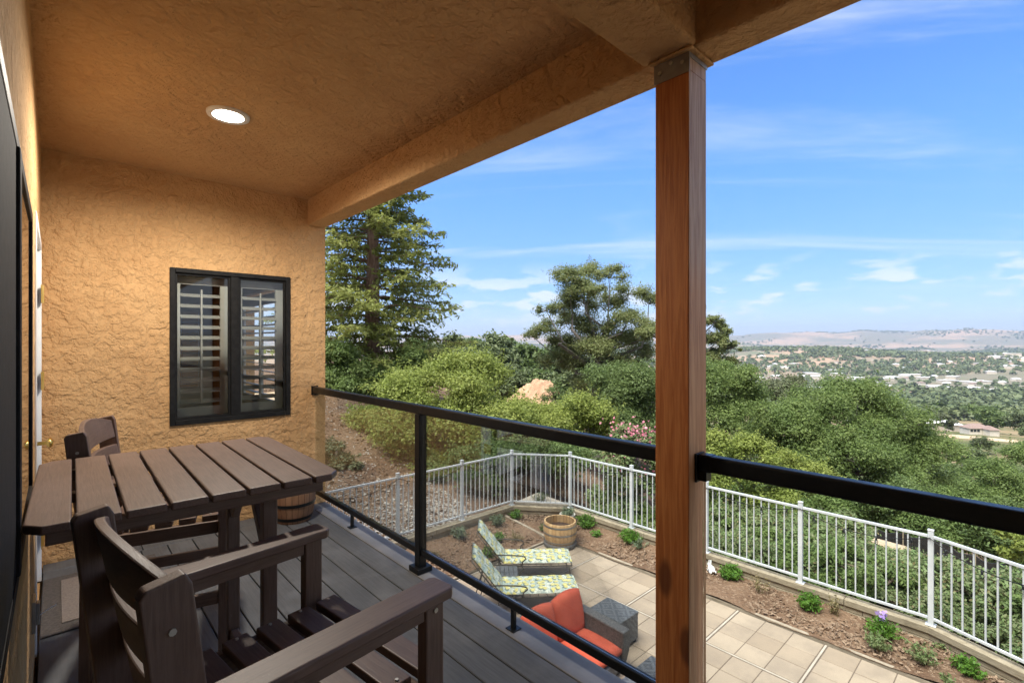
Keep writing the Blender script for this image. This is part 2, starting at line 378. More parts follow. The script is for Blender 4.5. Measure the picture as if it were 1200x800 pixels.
M = dict(
    stucco=m_stucco(), deck=m_deck(), lx=m_lumber('x','brown_lumber_lengthwise'), ly=m_lumber('y','brown_lumber_crosswise'), lz=m_lumber('z','brown_lumber_upright'),
    post=m_post(), black=m_black(), glass=m_glass('railing_glass', (.95,.975,.965), .45), wglass=m_glass('window_glass', (.92,.94,.93), 1.3), tile=m_tile(),
    frame=simple('black_window_frame', (.010,.010,.0105), (.018,.018,.018), 30, .55, .1, .001, 200, spec=.12),
    screen=simple('dark_insect_screen', (.012,.012,.013), (.02,.02,.021), 30, .8, .2, .001, 900, spec=.15),
    border=simple('pale_grey_border_board', (.14,.14,.14), (.215,.21,.205), 3.5, .6, .3, .002, 40),  # paler board, its colour also lifted to offset the bottom rail's shadow
    white=simple('white_paint', (.70,.71,.71), (.78,.78,.77), 9, .45, .1, .001, 90),
    fence=simple('white_fence_paint', (.50,.515,.53), (.60,.61,.625), 5, .42, .08, .001, 60),
    shutter=simple('cream_shutter_paint', (.50,.475,.43), (.56,.535,.49), 5, .5),
    room=simple('room_plaster', (.62,.54,.46), (.66,.58,.50), 2, .9),
    brass=simple('brass', (.72,.47,.12), (.80,.55,.18), 20, .3, metal=1.0),
    steel=simple('galvanised_steel', (.30,.30,.30), (.42,.42,.41), 14, .45, .2, .001, metal=.9),
    screw=simple('screw_head', (.50,.48,.42), (.6,.58,.5), 20, .4, metal=.7),
    matb=simple('doormat_border', (.055,.047,.042), (.10,.085,.075), 70, .95, .5, .003, 300),
    mati=simple('doormat_pile', (.16,.13,.11), (.24,.20,.17), 120, .98, .7, .004, 400),
    timber=m_timber(), edging=m_timber('pale_edging_timber', (.27,.22,.165), (.37,.31,.24)),
    strip=simple('pale_divider_strip', (.36,.31,.25), (.44,.38,.31), 6, .8, .2, .002),
    joint=simple('dark_paving_joint', (.10,.075,.055), (.16,.12,.09), 30, .95, .3, .004),
    bark=simple('tree_bark', (.10,.070,.050), (.20,.15,.115), 9, .95, .9, .03, 18, (1,1,.25)),
    greybark=simple('grey_oak_bark', (.14,.12,.10), (.27,.245,.215), 7, .95, .8, .03, 18, (1,1,.3)),
    redbark=simple('redwood_bark', (.15,.085,.06), (.29,.19,.14), 9, .95, .9, .03, 18, (1,1,.25)),
    soil=m_soil('planting_bed_soil', (.125,.075,.048), (.19,.12,.078), (.27,.19,.13)),
    chip=simple('bark_chips', (.12,.07,.045), (.33,.235,.16), 60, .95),
    rock=simple('pale_rock', (.30,.27,.235), (.46,.42,.37), 11, .9, .4, .01),
    terrain=m_terrain(), path=m_soil('dirt_path', (.46,.34,.23), (.58,.45,.32), (.36,.26,.17)),
    bank=m_soil('bare_earth_bank', (.42,.26,.165), (.52,.35,.23), (.30,.17,.10)),
    silt=simple('black_silt_fabric', (.012,.012,.013), (.03,.03,.031), 12, .7, .4, .01),
    lemon=m_lemon(), wicker=m_wicker(),
    wickerd=simple('dark_wicker_weave', (.05,.048,.046), (.125,.12,.115), 45, .6, .9, .008, 60),
    red=simple('coral_red_cushion', (.44,.070,.034), (.52,.095,.048), 5, .9, .35, .006, 14),
    iron=simple('bronze_iron', (.045,.038,.032), (.085,.072,.06), 15, .5, .2, .001, metal=.5),
    resin=simple('grey_resin', (.085,.088,.092), (.12,.122,.126), 20, .55, .2, .001),
    stave=m_oakstave('new_oak_staves', (.50,.31,.15), (.62,.42,.22)), stave2=m_oakstave('stained_barrel_staves', (.20,.10,.055), (.28,.155,.09), 22),
    rubber=simple('dark_barrel_foot', (.06,.055,.05), (.11,.10,.095), 20, .8, .3, .003),
    pot=simple('pale_stone_pot', (.50,.47,.42), (.62,.59,.54), 14, .8, .2, .003),
    dirt=simple('potting_soil', (.035,.018,.012), (.06,.032,.02), 30, .95, .8, .01),
    lens=m_emit('lamp_lens', (1.0,.93,.80), 9.0),
    redwood=m_leaf('redwood_needles', (.25,.29,.075), (.34,.36,.11), (.17,.20,.06), .45, .45),
    oak=m_leaf('oak_leaves', (.135,.195,.062), (.185,.25,.082), (.092,.14,.05), .6, .42),
    oakb=m_leaf('bright_oak_leaves', (.155,.225,.065), (.215,.285,.085), (.105,.16,.05), .8, .45),
    lime=m_leaf('lime_leaves', (.25,.31,.065), (.33,.375,.095), (.165,.21,.052), .9, .45),
    sparse=m_leaf('grey_green_leaves', (.21,.25,.095), (.28,.31,.125), (.155,.19,.075), .5, .5, (.20,.13,.06)),
    forest=m_leaf('wood_leaves', (.11,.145,.06), (.19,.22,.095), (.08,.11,.05), .035, .2),
    olive=m_leaf('olive_leaves', (.13,.15,.075), (.17,.19,.10), (.08,.10,.05), .5, .25),
    shrubd=m_leaf('shrub_leaves', (.145,.215,.075), (.205,.27,.11), (.24,.235,.13), .9, .3, (.26,.19,.09)),
    bedgreen=m_leaf('fresh_green_leaves', (.11,.23,.03), (.15,.28,.04), (.07,.16,.025), 6, .35),
    lav=m_leaf('grey_herb_leaves', (.17,.22,.13), (.22,.26,.17), (.12,.16,.09), 4, .3),
    dry=m_leaf('dry_stems', (.26,.20,.10), (.32,.26,.14), (.16,.15,.06), 4, .3),
    pink=m_leaf('pink_petals', (.60,.16,.24), (.72,.26,.34), (.75,.42,.45), 4, .3),
    violet=m_leaf('violet_petals', (.40,.26,.62), (.5,.34,.7), (.55,.42,.75), 4, .3),
    roof=simple('terracotta_roof', (.20,.14,.12), (.26,.19,.165), 2, .85, .5, .05, 8),
    housew=simple('cream_house_wall', (.62,.56,.47), (.70,.64,.55), .6, .85),
    metalroof=simple('pale_roofing', (.58,.58,.58), (.70,.70,.69), .2, .7),
    tanwall=simple('tan_building_wall', (.50,.44,.36), (.6,.53,.45), .2, .85),
    darkpane=simple('dark_window_pane', (.02,.025,.03), None, 5, .15),
)

# ------------------------------------------------------------------ the ground
ZD, ZP = -1.48, -4.45                      # deck and patio heights below the eye
RS = np.log(np.array([4, 9, 11, 13, 18, 25, 40, 70, 120, 200, 400, 800, 1500, 4000, 16000], float))
US = np.array([-95, -60, -21, -10, 0, 19, 35, 47, 75, 110], float)
ZT = np.array([
    [-4.6,-4.3,-4.1,-3.8,-2.8,-2.0,-1.5,-2,-4,-10,-30,-60,-80,-88,-88],
    [-4.6,-4.4,-4.2,-3.9,-2.8,-2.0,-1.5,-2,-4,-10,-30,-60,-80,-88,-88],
    [-4.6,-4.4,-4.2,-3.7,-2.5,-1.9,-1.6,-2.5,-5,-10,-30,-60,-80,-88,-88],
    [-4.6,-4.5,-4.3,-4.1,-3.5,-3.2,-3.5,-6,-9,-16,-38,-68,-84,-88,-88],
    [-4.6,-4.5,-4.5,-4.5,-4.5,-4.6,-5.2,-9,-15,-24,-48,-78,-88,-88,-88],
    [-4.6,-4.6,-4.9,-5.6,-6.8,-8.3,-11.5,-17,-24,-31,-50,-80,-88,-88,-88],
    [-4.6,-4.6,-4.95,-5.2,-5.9,-8.3,-13.5,-19,-24,-29,-48,-80,-88,-88,-88],
    [-4.6,-4.7,-4.95,-5.2,-5.9,-8.3,-13.5,-19,-24,-29,-48,-80,-88,-88,-88],
    [-4.6,-4.7,-5.0,-5.4,-6.4,-8.8,-14,-19,-24,-29,-48,-80,-88,-88,-88],
    [-4.6,-4.7,-5.0,-5.4,-6.4,-8.8,-14,-19,-24,-29,-48,-80,-88,-88,-88]])
def ridge(x, seed):
    r = np.random.RandomState(seed); o = 0
    for k in range(7): o = o + np.sin(x*(1.7**k) + r.rand()*7)*(.62**k)
    return o
def gz(x, y):
    x = np.asarray(x, float); y = np.asarray(y, float)
    r = np.maximum(np.hypot(x, y), 4.0); th = np.degrees(np.arctan2(x, y)) - math.degrees(YAW)
    th = (th + 180) % 360 - 180
    th = np.clip(th, -95, 110)
    lr = np.log(r)
    cols = np.stack([np.interp(lr, RS, row) for row in ZT], -1)
    i = np.clip(np.searchsorted(US, th) - 1, 0, len(US)-2)
    t = (th - US[i])/(US[i+1]-US[i]); t = np.clip(t, 0, 1); t = t*t*(3-2*t)
    a = np.take_along_axis(cols, i[..., None], -1)[..., 0]; b = np.take_along_axis(cols, (i+1)[..., None], -1)[..., 0]
    z = a*(1-t) + b*t
    z = z + np.where(r > 10, .05*np.sin(x*1.3+y*.7)+.04*np.sin(y*2.1-x), 0) + np.where(r > 40, .6*np.sin(x*.07+1)*np.cos(y*.05), 0)
    # wooded knoll in the middle distance
    g = np.exp(-((np.log(r)-math.log(2300))/.27)**2)
    z = z + g*(30 + 26*np.exp(-((th-31)/9)**2) + 9*np.exp(-((th-46)/8)**2) + 4*ridge(th*.18, 3))
    # far ranges
    g2 = np.exp(-((np.log(r)-math.log(9500))/.22)**2)
    z = z + g2*(205 + 26*ridge(th*.16, 5) + 9*ridge(th*.9, 9)*1.2 + 40*np.clip((th-20)/30, -.5, 1))
    g3 = np.exp(-((np.log(r)-math.log(5600))/.15)**2)
    z = z + g3*np.maximum(0, 28*ridge(th*.3, 21)+14)
    return z
def gzf(x, y): return float(gz(np.array([x]), np.array([y]))[0])

def polar_sheet(name, m, r0, r1, nr, nth):
    rr = np.exp(np.linspace(math.log(r0), math.log(r1), nr)); tt = np.linspace(0, 2*math.pi, nth, endpoint=False)
    Rr, T = np.meshgrid(rr, tt, indexing='ij'); x = Rr*np.sin(T); y = Rr*np.cos(T); z = gz(x, y)
    z = np.where((Rr < 9), np.minimum(z, -4.75), z)
    inside = (x < 9.38) & (y < 9.12) & (x > -20) & (y > -12)
    z = np.where(inside & (Rr < 16), np.minimum(z, -4.75), z)
    v = np.stack([x, y, z], -1).reshape(-1, 3); v = np.vstack([v, [[0, 0, -4.8]]])
    f = []
    for i in range(nr-1):
        for k in range(nth):
            k2 = (k+1) % nth; f.append((i*nth+k, i*nth+k2, (i+1)*nth+k2, (i+1)*nth+k))
    c = len(v)-1
    f += [(c, (k+1) % nth, k) for k in range(nth)]
    me = bpy.data.meshes.new(name); me.from_pydata(v.tolist(), [], f); me.materials.append(m)
    me.polygons.foreach_set('use_smooth', [True]*len(me.polygons)); me.update()
    bm = bmesh.new(); bm.from_mesh(me); bmesh.ops.recalc_face_normals(bm, faces=bm.faces); bm.to_mesh(me); bm.free()
    if me.polygons[len(me.polygons)//2].normal.z < 0: me.flip_normals()
    o = bpy.data.objects.new(name, me); COL.objects.link(o); return o
tag(polar_sheet('ground', M['terrain'], 3, 15500, 250, 480), 'dry sloping hillside falling to a wide valley and golden hills', kind='structure')

def drape(name, m, pts, width, lift=.03, step=.4, kind='structure', label=None):       # strip laid on the ground
    P = [Vector((x, y)) for x, y in pts]; vs = []; fs = []
    path = []
    for a, b in zip(P[:-1], P[1:]):
        n = max(1, int((b-a).length/step)); path += [a.lerp(b, i/n) for i in range(n)]
    path.append(P[-1]); nw = 7
    for i, p in enumerate(path):
        t = (path[min(i+1, len(path)-1)]-path[max(i-1, 0)]).normalized(); sd = Vector((t.y, -t.x))
        w = width*(1+.12*math.sin(i*.7)+.08*math.sin(i*1.9))
        for k in range(nw):
            q = p + sd*w*(k/(nw-1)-.5); vs.append((q.x, q.y, gzf(q.x, q.y)+lift*(1 if 0 < k < nw-1 else -1.5)))
    for i in range(len(path)-1):
        for k in range(nw-1): fs.append((i*nw+k, i*nw+k+1, (i+1)*nw+k+1, (i+1)*nw+k))
    mb = MB(); mb.v = vs; mb.f = fs; return tag(mb.build(name, m, smooth=True), label, kind=kind)
drape('dirt_path', M['path'], [(22.5, 8.5), (19.6, 5.0), (17.2, 2.7), (15.2, 1.1), (13.4, -.1), (11.5, -1.6), (9.8, -4.5)], 1.6, .05, label='pale dirt path running along the slope below the fence')
drape('upper_path', M['path'], [(1.5, 21), (6, 20.5), (9, 21.5), (13, 24)], 2.2, .05, label='pale dirt track on the hillside above the yard')

# ------------------------------------------------------------------ patio
def build_patio():
    base = MB().box(-2, -6, ZP-.12, 8.27, 7.36, ZP-.006); tag(base.build('patio_base', M['joint']), 'dark joints under the patio paving', kind='structure')
    mb = MB(); st = MB(); g = random.Random(3)
    # tile courses: y bands between pale strips at known lines
    strips = [-2.9, -.4, 2.105, 4.72-.03-1.32, 4.72, 6.07+.18]
    ys = []; y = 2.13
    Ys = [(2.13, 3.345), (3.395, 4.695), (4.745, 6.20), (6.25, 7.34), (.87, 2.08), (-.39, .82), (-1.65, -.44), (-2.9, -1.7), (-4.2, -2.95)]
    Xs = [(7.06, 8.26), (5.78, 7.01), (4.5, 5.73), (3.22, 4.45), (1.94, 3.17)]
    for y0, y1 in Ys:
        for x0, x1 in Xs:
            nx, ny = 3, 3
            for i in range(nx):
                for j in range(ny):
                    a, b = x0+(x1-x0)*i/nx, x0+(x1-x0)*(i+1)/nx; c, d = y0+(y1-y0)*j/ny, y0+(y1-y0)*(j+1)/ny
                    h = g.uniform(-.0015, .0015)
                    mb.box(a+.005, c+.005, ZP-.03, b-.005, d-.005, ZP+h)
    for y0, y1 in Ys: st.box(1.94, y1+.012, ZP-.03, 8.26, y1+.038, ZP+.001)
    for x0, x1 in Xs[:-1]:
        for y0, y1 in Ys: st.box(x0-.038, y0+.002, ZP-.03, x0-.012, y1-.002, ZP+.001)
    tag(mb.build('patio', M['tile'], bevel=.004, seg=1), 'buff square paving of the lower patio', kind='structure')
    tag(st.build('paving_strip', M['strip']), 'pale timber strips between blocks of patio paving', kind='structure')
build_patio()

def bed_sheet():
    x = np.arange(1.9, 9.42, .09); y = np.arange(-6, 9.12, .09); X, Y = np.meshgrid(x, y, indexing='ij')
    Z = ZP + .035 + .022*np.sin(X*3.1+Y*1.7)+.018*np.sin(X*1.3-Y*4.3)+.03*np.clip((X-8.4), 0, 1)+.03*np.clip(Y-7.6, 0, 1.4)
    r = np.random.RandomState(2); Z += r.rand(*Z.shape)*.014
    nx, ny = X.shape; V = np.stack([X, Y, Z], -1).reshape(-1, 3)
    fs = []
    for i in range(nx-1):
        for j in range(ny-1):
            if x[i+1] > 8.35 or y[j+1] > 7.44: fs.append((i*ny+j, (i+1)*ny+j, (i+1)*ny+j+1, i*ny+j+1))
    mb = MB(); mb.v = [tuple(p) for p in V]; mb.f = fs
    tag(mb.build('planting_bed', M['soil'], smooth=True), 'brown mulched soil of the planting bed', kind='structure')
bed_sheet()
def scatter_flakes(name, m, n, region, smin, smax, zf, seed, label, cat=None, flat=.4):
    r = np.random.RandomState(seed); P = []
    while len(P) < n:
        x, y = region(r); 
        if x is None: continue
        P.append((x, y, zf(x, y)))
    P = np.array(P); a = r.randn(n, 3); a[:, 2] *= flat; a /= np.linalg.norm(a, axis=1)[:, None]
    b = r.randn(n, 3); b[:, 2] *= flat; b -= (a*b).sum(1)[:, None]*a; b /= np.linalg.norm(b, axis=1)[:, None]
    s = (smin+(smax-smin)*r.rand(n)**2)[:, None]; w = s*(.3+.3*r.rand(n))[:, None]
    V = np.stack([P-a*s-b*w*.6, P+a*s*.8-b*w, P+a*s+b*w*.7, P-a*s*.7+b*w], 1)
    return tag(np_mesh(name, V, 4, m), label, kind='stuff')
def reg_bed(r):
    if r.rand() < .55: return 8.38+r.rand()*.95, -1+r.rand()*10
    return 3+r.rand()*6.3, 7.5+r.rand()*1.5
scatter_flakes('bark_chips', M['chip'], 9000, reg_bed, .012, .045, lambda x, y: ZP+.055+.03*min(1, max(0, x-8.4))+.03*min(1.4, max(0, y-7.6)), 4, 'bark chips scattered over the planting bed')
def reg_slope(r):
    u = 300+r.rand()*500; d = 9.5+r.rand()**1.3*13; x, y = ang(u, d)
    if x < 9.6 and y < 9.25: return None, None
    return x, y
scatter_flakes('leaf_litter', M['chip'], 14000, reg_slope, .02, .07, lambda x, y: gzf(x, y)+.012, 5, 'brown leaf litter and bark on the slope behind the fence')
def rocks():
    r = np.random.RandomState(8); mb = MB()
    ico = [(0,0,1),(.89,0,.45),(.28,.85,.45),(-.72,.53,.45),(-.72,-.53,.45),(.28,-.85,.45),(.72,.53,-.45),(-.28,.85,-.45),(-.89,0,-.45),(-.28,-.85,-.45),(.72,-.53,-.45),(0,0,-1)]
    fc = [(0,1,2),(0,2,3),(0,3,4),(0,4,5),(0,5,1),(1,6,2),(2,7,3),(3,8,4),(4,9,5),(5,10,1),(6,7,2),(7,8,3),(8,9,4),(9,10,5),(10,6,1),(11,7,6),(11,8,7),(11,9,8),(11,10,9),(11,6,10)]
    n = 0
    while n < 6500:
        if r.rand() < .82: x = 1+r.rand()*6.8; y = 9.3+abs(r.randn())*1.25
        else: u = 380+r.rand()*180; x, y = ang(u, 12+r.rand()*8)
        if y < 9.3: continue
        s = .010+.03*r.rand()**2; z = gzf(x, y)+s*.3; A = r.rand(3)*.5+.7
        mb.add([(x+p[0]*s*A[0]*(1+.3*r.randn()*.5), y+p[1]*s*A[1], z+p[2]*s*A[2]*.7) for p in ico], fc); n += 1
    tag(mb.build('white_rocks', M['rock'], fix=False), 'pale crushed rock strewn behind the left run of the white fence', kind='stuff')
rocks()

# timber retaining wall, edging
FP = [(3.55, 9.16), (5.25, 9.16), (6.92, 9.14), (8.49, 9.12), (9.42, 7.97), (9.40, 6.17), (9.40, 4.45), (9.40, 2.78), (9.40, 1.06), (8.72, -.48), (8.04, -2.02)]
def retaining():
    root = empty('retaining_wall', (9.4, 4, ZP), 0, 'weathered timber sleeper wall edging the planting bed under the white fence', 'retaining wall')
    inv = Vector(root.location)
    runs = [[(1.86, 9.16), (8.49, 9.12)], [(8.49, 9.12), (9.42, 7.97)], [(9.42, 7.97), (9.40, 1.06)], [(9.40, 1.06), (8.04, -2.02)], [(8.04, -2.02), (7.0, -4.4)]]
    for (p, q), in zip(runs):
        P, Q = Vector((*p, 0))-Vector((inv.x, inv.y, 0)), Vector((*q, 0))-Vector((inv.x, inv.y, 0)); d = (Q-P).normalized(); L = (Q-P).length
        for lay, (w, z0, z1) in enumerate(((.13, -.1, .095), (.13, .1, .19), (.19, .193, .29))):
            mb = MB(); t = 0; g = random.Random(lay*7+int(L*10))
            while t < L-.01:
                t2 = min(L, t+g.uniform(1.8, 2.5)); a = P+d*(t+.003); b = P+d*(t2-.003)
                mb.bar((a.x, a.y, (z0+z1)/2), (b.x, b.y, (z0+z1)/2), w+g.uniform(-.004, .004), z1-z0); t = t2
            mb.build('wall_cap' if lay == 2 else 'sleeper', M['timber'], root, bevel=.008)
retaining()
tag(MB().prism([(8.62, 9.14), (9.5, 8.06), (9.62, 9.3)], -4.4, -4.12).build('corner_slab', M['strip'], bevel=.01), 'pale triangular corner slab outside the far corner of the white fence', 'slab')
tag(MB().box(8.30, -4.5, ZP-.08, 8.36, 7.40, ZP+.03).build('edging_board', M['edging'], bevel=.004), 'long pale timber edging between the patio and the mulched bed below the fence', 'edging', 'timber edging boards')
tag(MB().box(1.9, 7.405, ZP-.08, 8.36, 7.455, ZP+.03).build('edging_board', M['edging'], bevel=.004), 'pale timber edging at the far end of the patio behind the loungers', 'edging', 'timber edging boards')
tag(MB().bar((8.02, 7.46, ZP+.05), (8.2, 9.06, ZP+.075), .07, .09).build('edging_board', M['edging'], bevel=.004), 'short pale board crossing the mulched bed left of the half barrel', 'edging', 'timber edging boards')

# ------------------------------------------------------------------ white fence
def fence():
    zb, zt = -4.158, -2.76
    root = empty('metal_fence', (9.4, 4.4, zb), 0, 'white metal picket fence on the timber wall around the lower patio', 'fence')
    o = Vector((9.4, 4.4, zb))
    for i, p in enumerate(FP):
        x, y = p[0]-o.x, p[1]-o.y
        mb = MB().box(x-.033, y-.033, .006, x+.033, y+.033, zt-zb-.015).box(x-.037, y-.037, zt-zb-.015, x+.037, y+.037, zt-zb)
        po = mb.build('post', M['fence'], root, bevel=.004)
        MB().box(x-.062, y-.062, 0, x+.062, y+.062, .012).build('base_plate', M['fence'], po, bevel=.002)
    for a, b in zip(FP[:-1], FP[1:]):
        A, B = Vector((a[0]-o.x, a[1]-o.y, 0)), Vector((b[0]-o.x, b[1]-o.y, 0)); d = (B-A).normalized(); L = (B-A).length
        mb = MB(); s, e = A+d*.035, B-d*.035
        for h, w in ((.10, .035), (zt-zb-.10, .045)): mb.bar((s.x, s.y, h), (e.x, e.y, h), w, .032)
        n = round(L/.128)
        for k in range(1, n):
            q = A+d*(L*k/n); mb.bar((q.x, q.y, .114), (q.x, q.y, zt-zb-.114), .017, .017, up=d)
        mb.build('picket_panel', M['fence'], root)
fence()
def lights_string():
    root = empty('string_lights', (9.4, 4.4, -2.9), 0, 'black cord of small bulbs looped along the white fence', 'string lights')
    o = Vector((9.4, 4.4, -2.9)); mb = MB(); g = random.Random(5); bul = []
    cen = Vector((5, 3, 0))
    for a, b in zip(FP[:-1], FP[1:]):
        A, B = Vector((*a, 0)), Vector((*b, 0)); d = (B-A).normalized(); n = Vector((d.y, -d.x, 0)); n = n if n.dot(cen-A) > 0 else -n
        pts = []; sag = g.uniform(.14, .22)
        for k in range(17):
            t = k/16; q = A.lerp(B, t)+n*.045; q.z = -2.86-4*sag*t*(1-t)-.012; pts.append(q-o)
        mb.tube(pts, .0065, 5, False)
        for k in (2, 6, 10, 14):
            bul.append(pts[k])
    mb.build('cord', M['black'], root, smooth=True)
    for p in bul:
        c = MB().lathe([(.001, 0), (.014, -.002), (.014, -.045), (.018, -.055)], p, 8).build('bulb_socket', M['black'], root, smooth=True)
        MB().lathe([(.018, -.055), (.026, -.08), (.02, -.11), (.001, -.12)], p, 8).build('bulb', M['wglass'], c, smooth=True)
lights_string()

# ------------------------------------------------------------------ house
WX = -.075; CZ = 1.28; EY = 4.5; EX = 1.825; BZ = 1.05
def house():
    H = empty('house', (-4, 6, ZP), 0, 'tan stucco house with a covered upper balcony', 'house')
    off = Vector((4, -6, -ZP))
    def part(name, boxes, m, parent=None, bevel=0, **k):
        mb = MB()
        for b in boxes: mb.box(*b)
        ob = mb.build(name, m, None, bevel, **k); ob.parent = H; ob.matrix_parent_inverse = Matrix.Translation(-Vector(H.location))
        return ob
    globals()['hpart'] = part; globals()['HOUSE'] = H
    wy0, wy1, wz0, wz1 = .18, 2.83, -.625, .525
    dy0, dy1, dz1 = 3.24, 4.30, .62
    part('balcony_wall', [(-.27, -5, ZP-.3, WX, wy0, CZ+.3), (-.27, wy0, ZP-.3, WX, wy1, wz0), (-.27, wy0, wz1, WX, wy1, CZ+.3),
                          (-.27, wy1, ZP-.3, WX, dy0, CZ+.3), (-.27, dy0, ZP-.3, WX, dy1, ZD-.03), (-.27, dy0, dz1, WX, dy1, CZ+.3), (-.27, dy1, ZP-.3, WX, EY, CZ+.3)], M['stucco'])
    x0, x1, z0, z1 = .63, 1.51, -.645, .565
    part('end_wall', [(WX-.2, EY, ZP-.3, x0, EY+.16, CZ+.3), (x0, EY, ZP-.3, x1, EY+.16, z0), (x0, EY, z1, x1, EY+.16, CZ+.3), (x1, EY, ZP-.3, EX, EY+.16, CZ+.3)], M['stucco'])
    # far room behind the end wall: right wall, far wall with window openings, left wall, floor, ceiling
    part('side_wall', [(1.63, EY+.163, ZP-.3, EX-.002, 5.3, CZ+.3), (1.63, 5.3, ZP-.3, EX-.002, 6.7, -.7), (1.63, 5.3, .55, EX-.002, 6.7, CZ+.3), (1.63, 6.7, ZP-.3, EX-.002, 11.5, CZ+.3)], M['stucco'])
    part('back_wall', [(-7, 8.0, ZP-.3, -1.6, 8.15, CZ+.3), (-1.6, 8.0, ZP-.3, -.1, 8.15, -.75), (-1.6, 8.0, .5, -.1, 8.15, CZ+.3), (-.1, 8.0, ZP-.3, .2, 8.15, CZ+.3), (.2, 8.0, ZP-.3, .8, 8.15, -.75), (.2, 8.0, .5, .8, 8.15, CZ+.3), (.8, 8.0, ZP-.3, 1.0, 8.15, CZ+.3), (1.0, 8.0, ZP-.3, 1.5, 8.15, -.75), (1.0, 8.0, .5, 1.5, 8.15, CZ+.3), (1.5, 8.0, ZP-.3, 1.628, 8.15, CZ+.3)], M['room'])
    part('room_floor', [(-2.5, EY+.165, ZD-.05, 1.628, 7.998, ZD)], M['room'])
    part('room_ceiling', [(-2.5, EY+.165, .95, 1.628, 7.998, 1.0)], M['room'])
    part('inner_wall', [(-2.6, EY+.165, ZD, -2.5, 7.998, 1.0)], M['room'])
    part('outer_wall', [(-12, -5, ZP-.3, -11.8, 14, 1.4), (-12, -5.2, ZP-.3, -.28, -5, 1.4), (-12, 14, ZP-.3, -.3, 14.2, 1.4)], M['stucco'])
    part('balcony_ceiling', [(WX, -5, CZ, 1.66, EY, CZ+.12)], M['stucco'])
    part('edge_beam', [(1.66, -5, BZ, EX, EY-.001, CZ+.5)], M['stucco'], bevel=.012)
    part('cross_beam', [(WX, .82, BZ-.001, 1.659, 1.03, CZ+.05)], M['stucco'], bevel=.012)
    rf = MB().prism([(2.35, 1.62), (-6, 4.2), (-12.6, 1.62), (-12.6, 1.45), (2.35, 1.45)], -5.6, 14.8, 'y').build('roof', M['roof'])
    rf.parent = H; rf.matrix_parent_inverse = Matrix.Translation(-Vector(H.location))
    # side window (grazing, at the left edge)
    P = Matrix.Translation(-Vector(H.location))
    def sub(mb, name, m, parent, bevel=0, **k):
        ob = mb.build(name, m, None, bevel, **k); ob.parent = parent
        if parent is H: ob.matrix_parent_inverse = P
        else: ob.matrix_parent_inverse = Matrix.Identity(4)
        return ob
    globals()['hsub'] = sub
    ym = 1.76; f = .04
    w = sub(MB().box(WX-.06, wy0, wz0, WX+.004, wy0+f, wz1).box(WX-.06, wy1-f, wz0, WX+.004, wy1, wz1).box(WX-.06, wy0+f, wz0, WX+.004, wy1-f, wz0+f).box(WX-.06, wy0+f, wz1-f, WX+.004, wy1-f, wz1).box(WX-.05, ym-.035, wz0+f, WX+.010, ym+.035, wz1-f), 'side_window', M['frame'], H, .003)
    w['label'] = 'black framed sliding window in the long balcony wall'
    sub(MB().box(WX-.012, wy0+f, wz0+f, WX+.002, ym-.035, wz1-f), 'insect_screen', M['screen'], w)
    sub(MB().box(WX-.008, ym+.035, wz0+f, WX-.002, wy1-f, wz1-f), 'pane', m_glass('reflecting_window_glass', (.5,.5,.5), 4.0), w)
    sub(MB().box(-.60, wy0, wz0, -.58, wy1, wz1), 'blind', M['room'], w)
    # end window
    w = sub(MB().box(x0, EY-.018, z0, x0+.035, EY+.06, z1).box(x1-.035, EY-.018, z0, x1, EY+.06, z1).box(x0+.035, EY-.018, z0, x1-.035, EY+.06, z0+.04).box(x0+.035, EY-.018, z1-.035, x1-.035, EY+.06, z1)
        .box(1.045, EY-.012, z0+.04, 1.105, EY+.055, z1-.035), 'end_window', M['frame'], H, .004)
    w['label'] = 'black framed window with plantation shutters in the end wall'
    for a, b in ((x0+.035, 1.045), (1.105, x1-.035)):
        sub(MB().box(a, EY+.005, z0+.04, a+.016, EY+.03, z1-.035).box(b-.016, EY+.005, z0+.04, b, EY+.03, z1-.035).box(a+.016, EY+.005, z0+.04, b-.016, EY+.03, z0+.058).box(a+.016, EY+.005, z1-.053, b-.016, EY+.03, z1-.035), 'sash', M['frame'], w, .002)
        sub(MB().box(a+.016, EY+.016, z0+.058, b-.016, EY+.020, z1-.053), 'pane', M['wglass'], w)
    def shutter(a, b, z0_, z1_, y, parent, pitch=.085, tilt=.35, fw=.05, axis='x', name='shutter'):
        mb = MB()
        if axis == 'x': bx = lambda p, q, r_, s_, d=.014: mb.box(p, y-d, r_, q, y+d, s_)
        else: bx = lambda p, q, r_, s_, d=.014: mb.box(y-d, p, r_, y+d, q, s_)
        bx(a, a+fw, z0_, z1_); bx(b-fw, b, z0_, z1_); bx(a+fw, b-fw, z0_, z0_+.12); bx(a+fw, b-fw, z1_-.11, z1_)
        z = z0_+.165
        while z < z1_-.14:
            if axis == 'x': mb.box(a+fw, -.036, -.004, b-fw, .036, .004, Matrix.Translation((0, y, z)) @ Matrix.Rotation(tilt, 4, 'X'))
            else: mb.box(-.036, a+fw, -.004, .036, b-fw, .004, Matrix.Translation((y, 0, z)) @ Matrix.Rotation(tilt, 4, 'Y'))
            z += pitch
        c = (a+b)/2; bx(c-.006, c+.006, z0_+.15, z1_-.15, .045) if False else None
        if axis == 'x': mb.box(c-.006, y-.052, z0_+.15, c+.006, y-.042, z1_-.15)
        return sub(mb, name, M['shutter'], parent)
    shutter(x0+.01, 1.068, z0+.0, z1-.0, EY+.125, w, tilt=.32, fw=.075); shutter(1.082, x1-.01, z0+.0, z1-.0, EY+.125, w, tilt=.32, fw=.075)
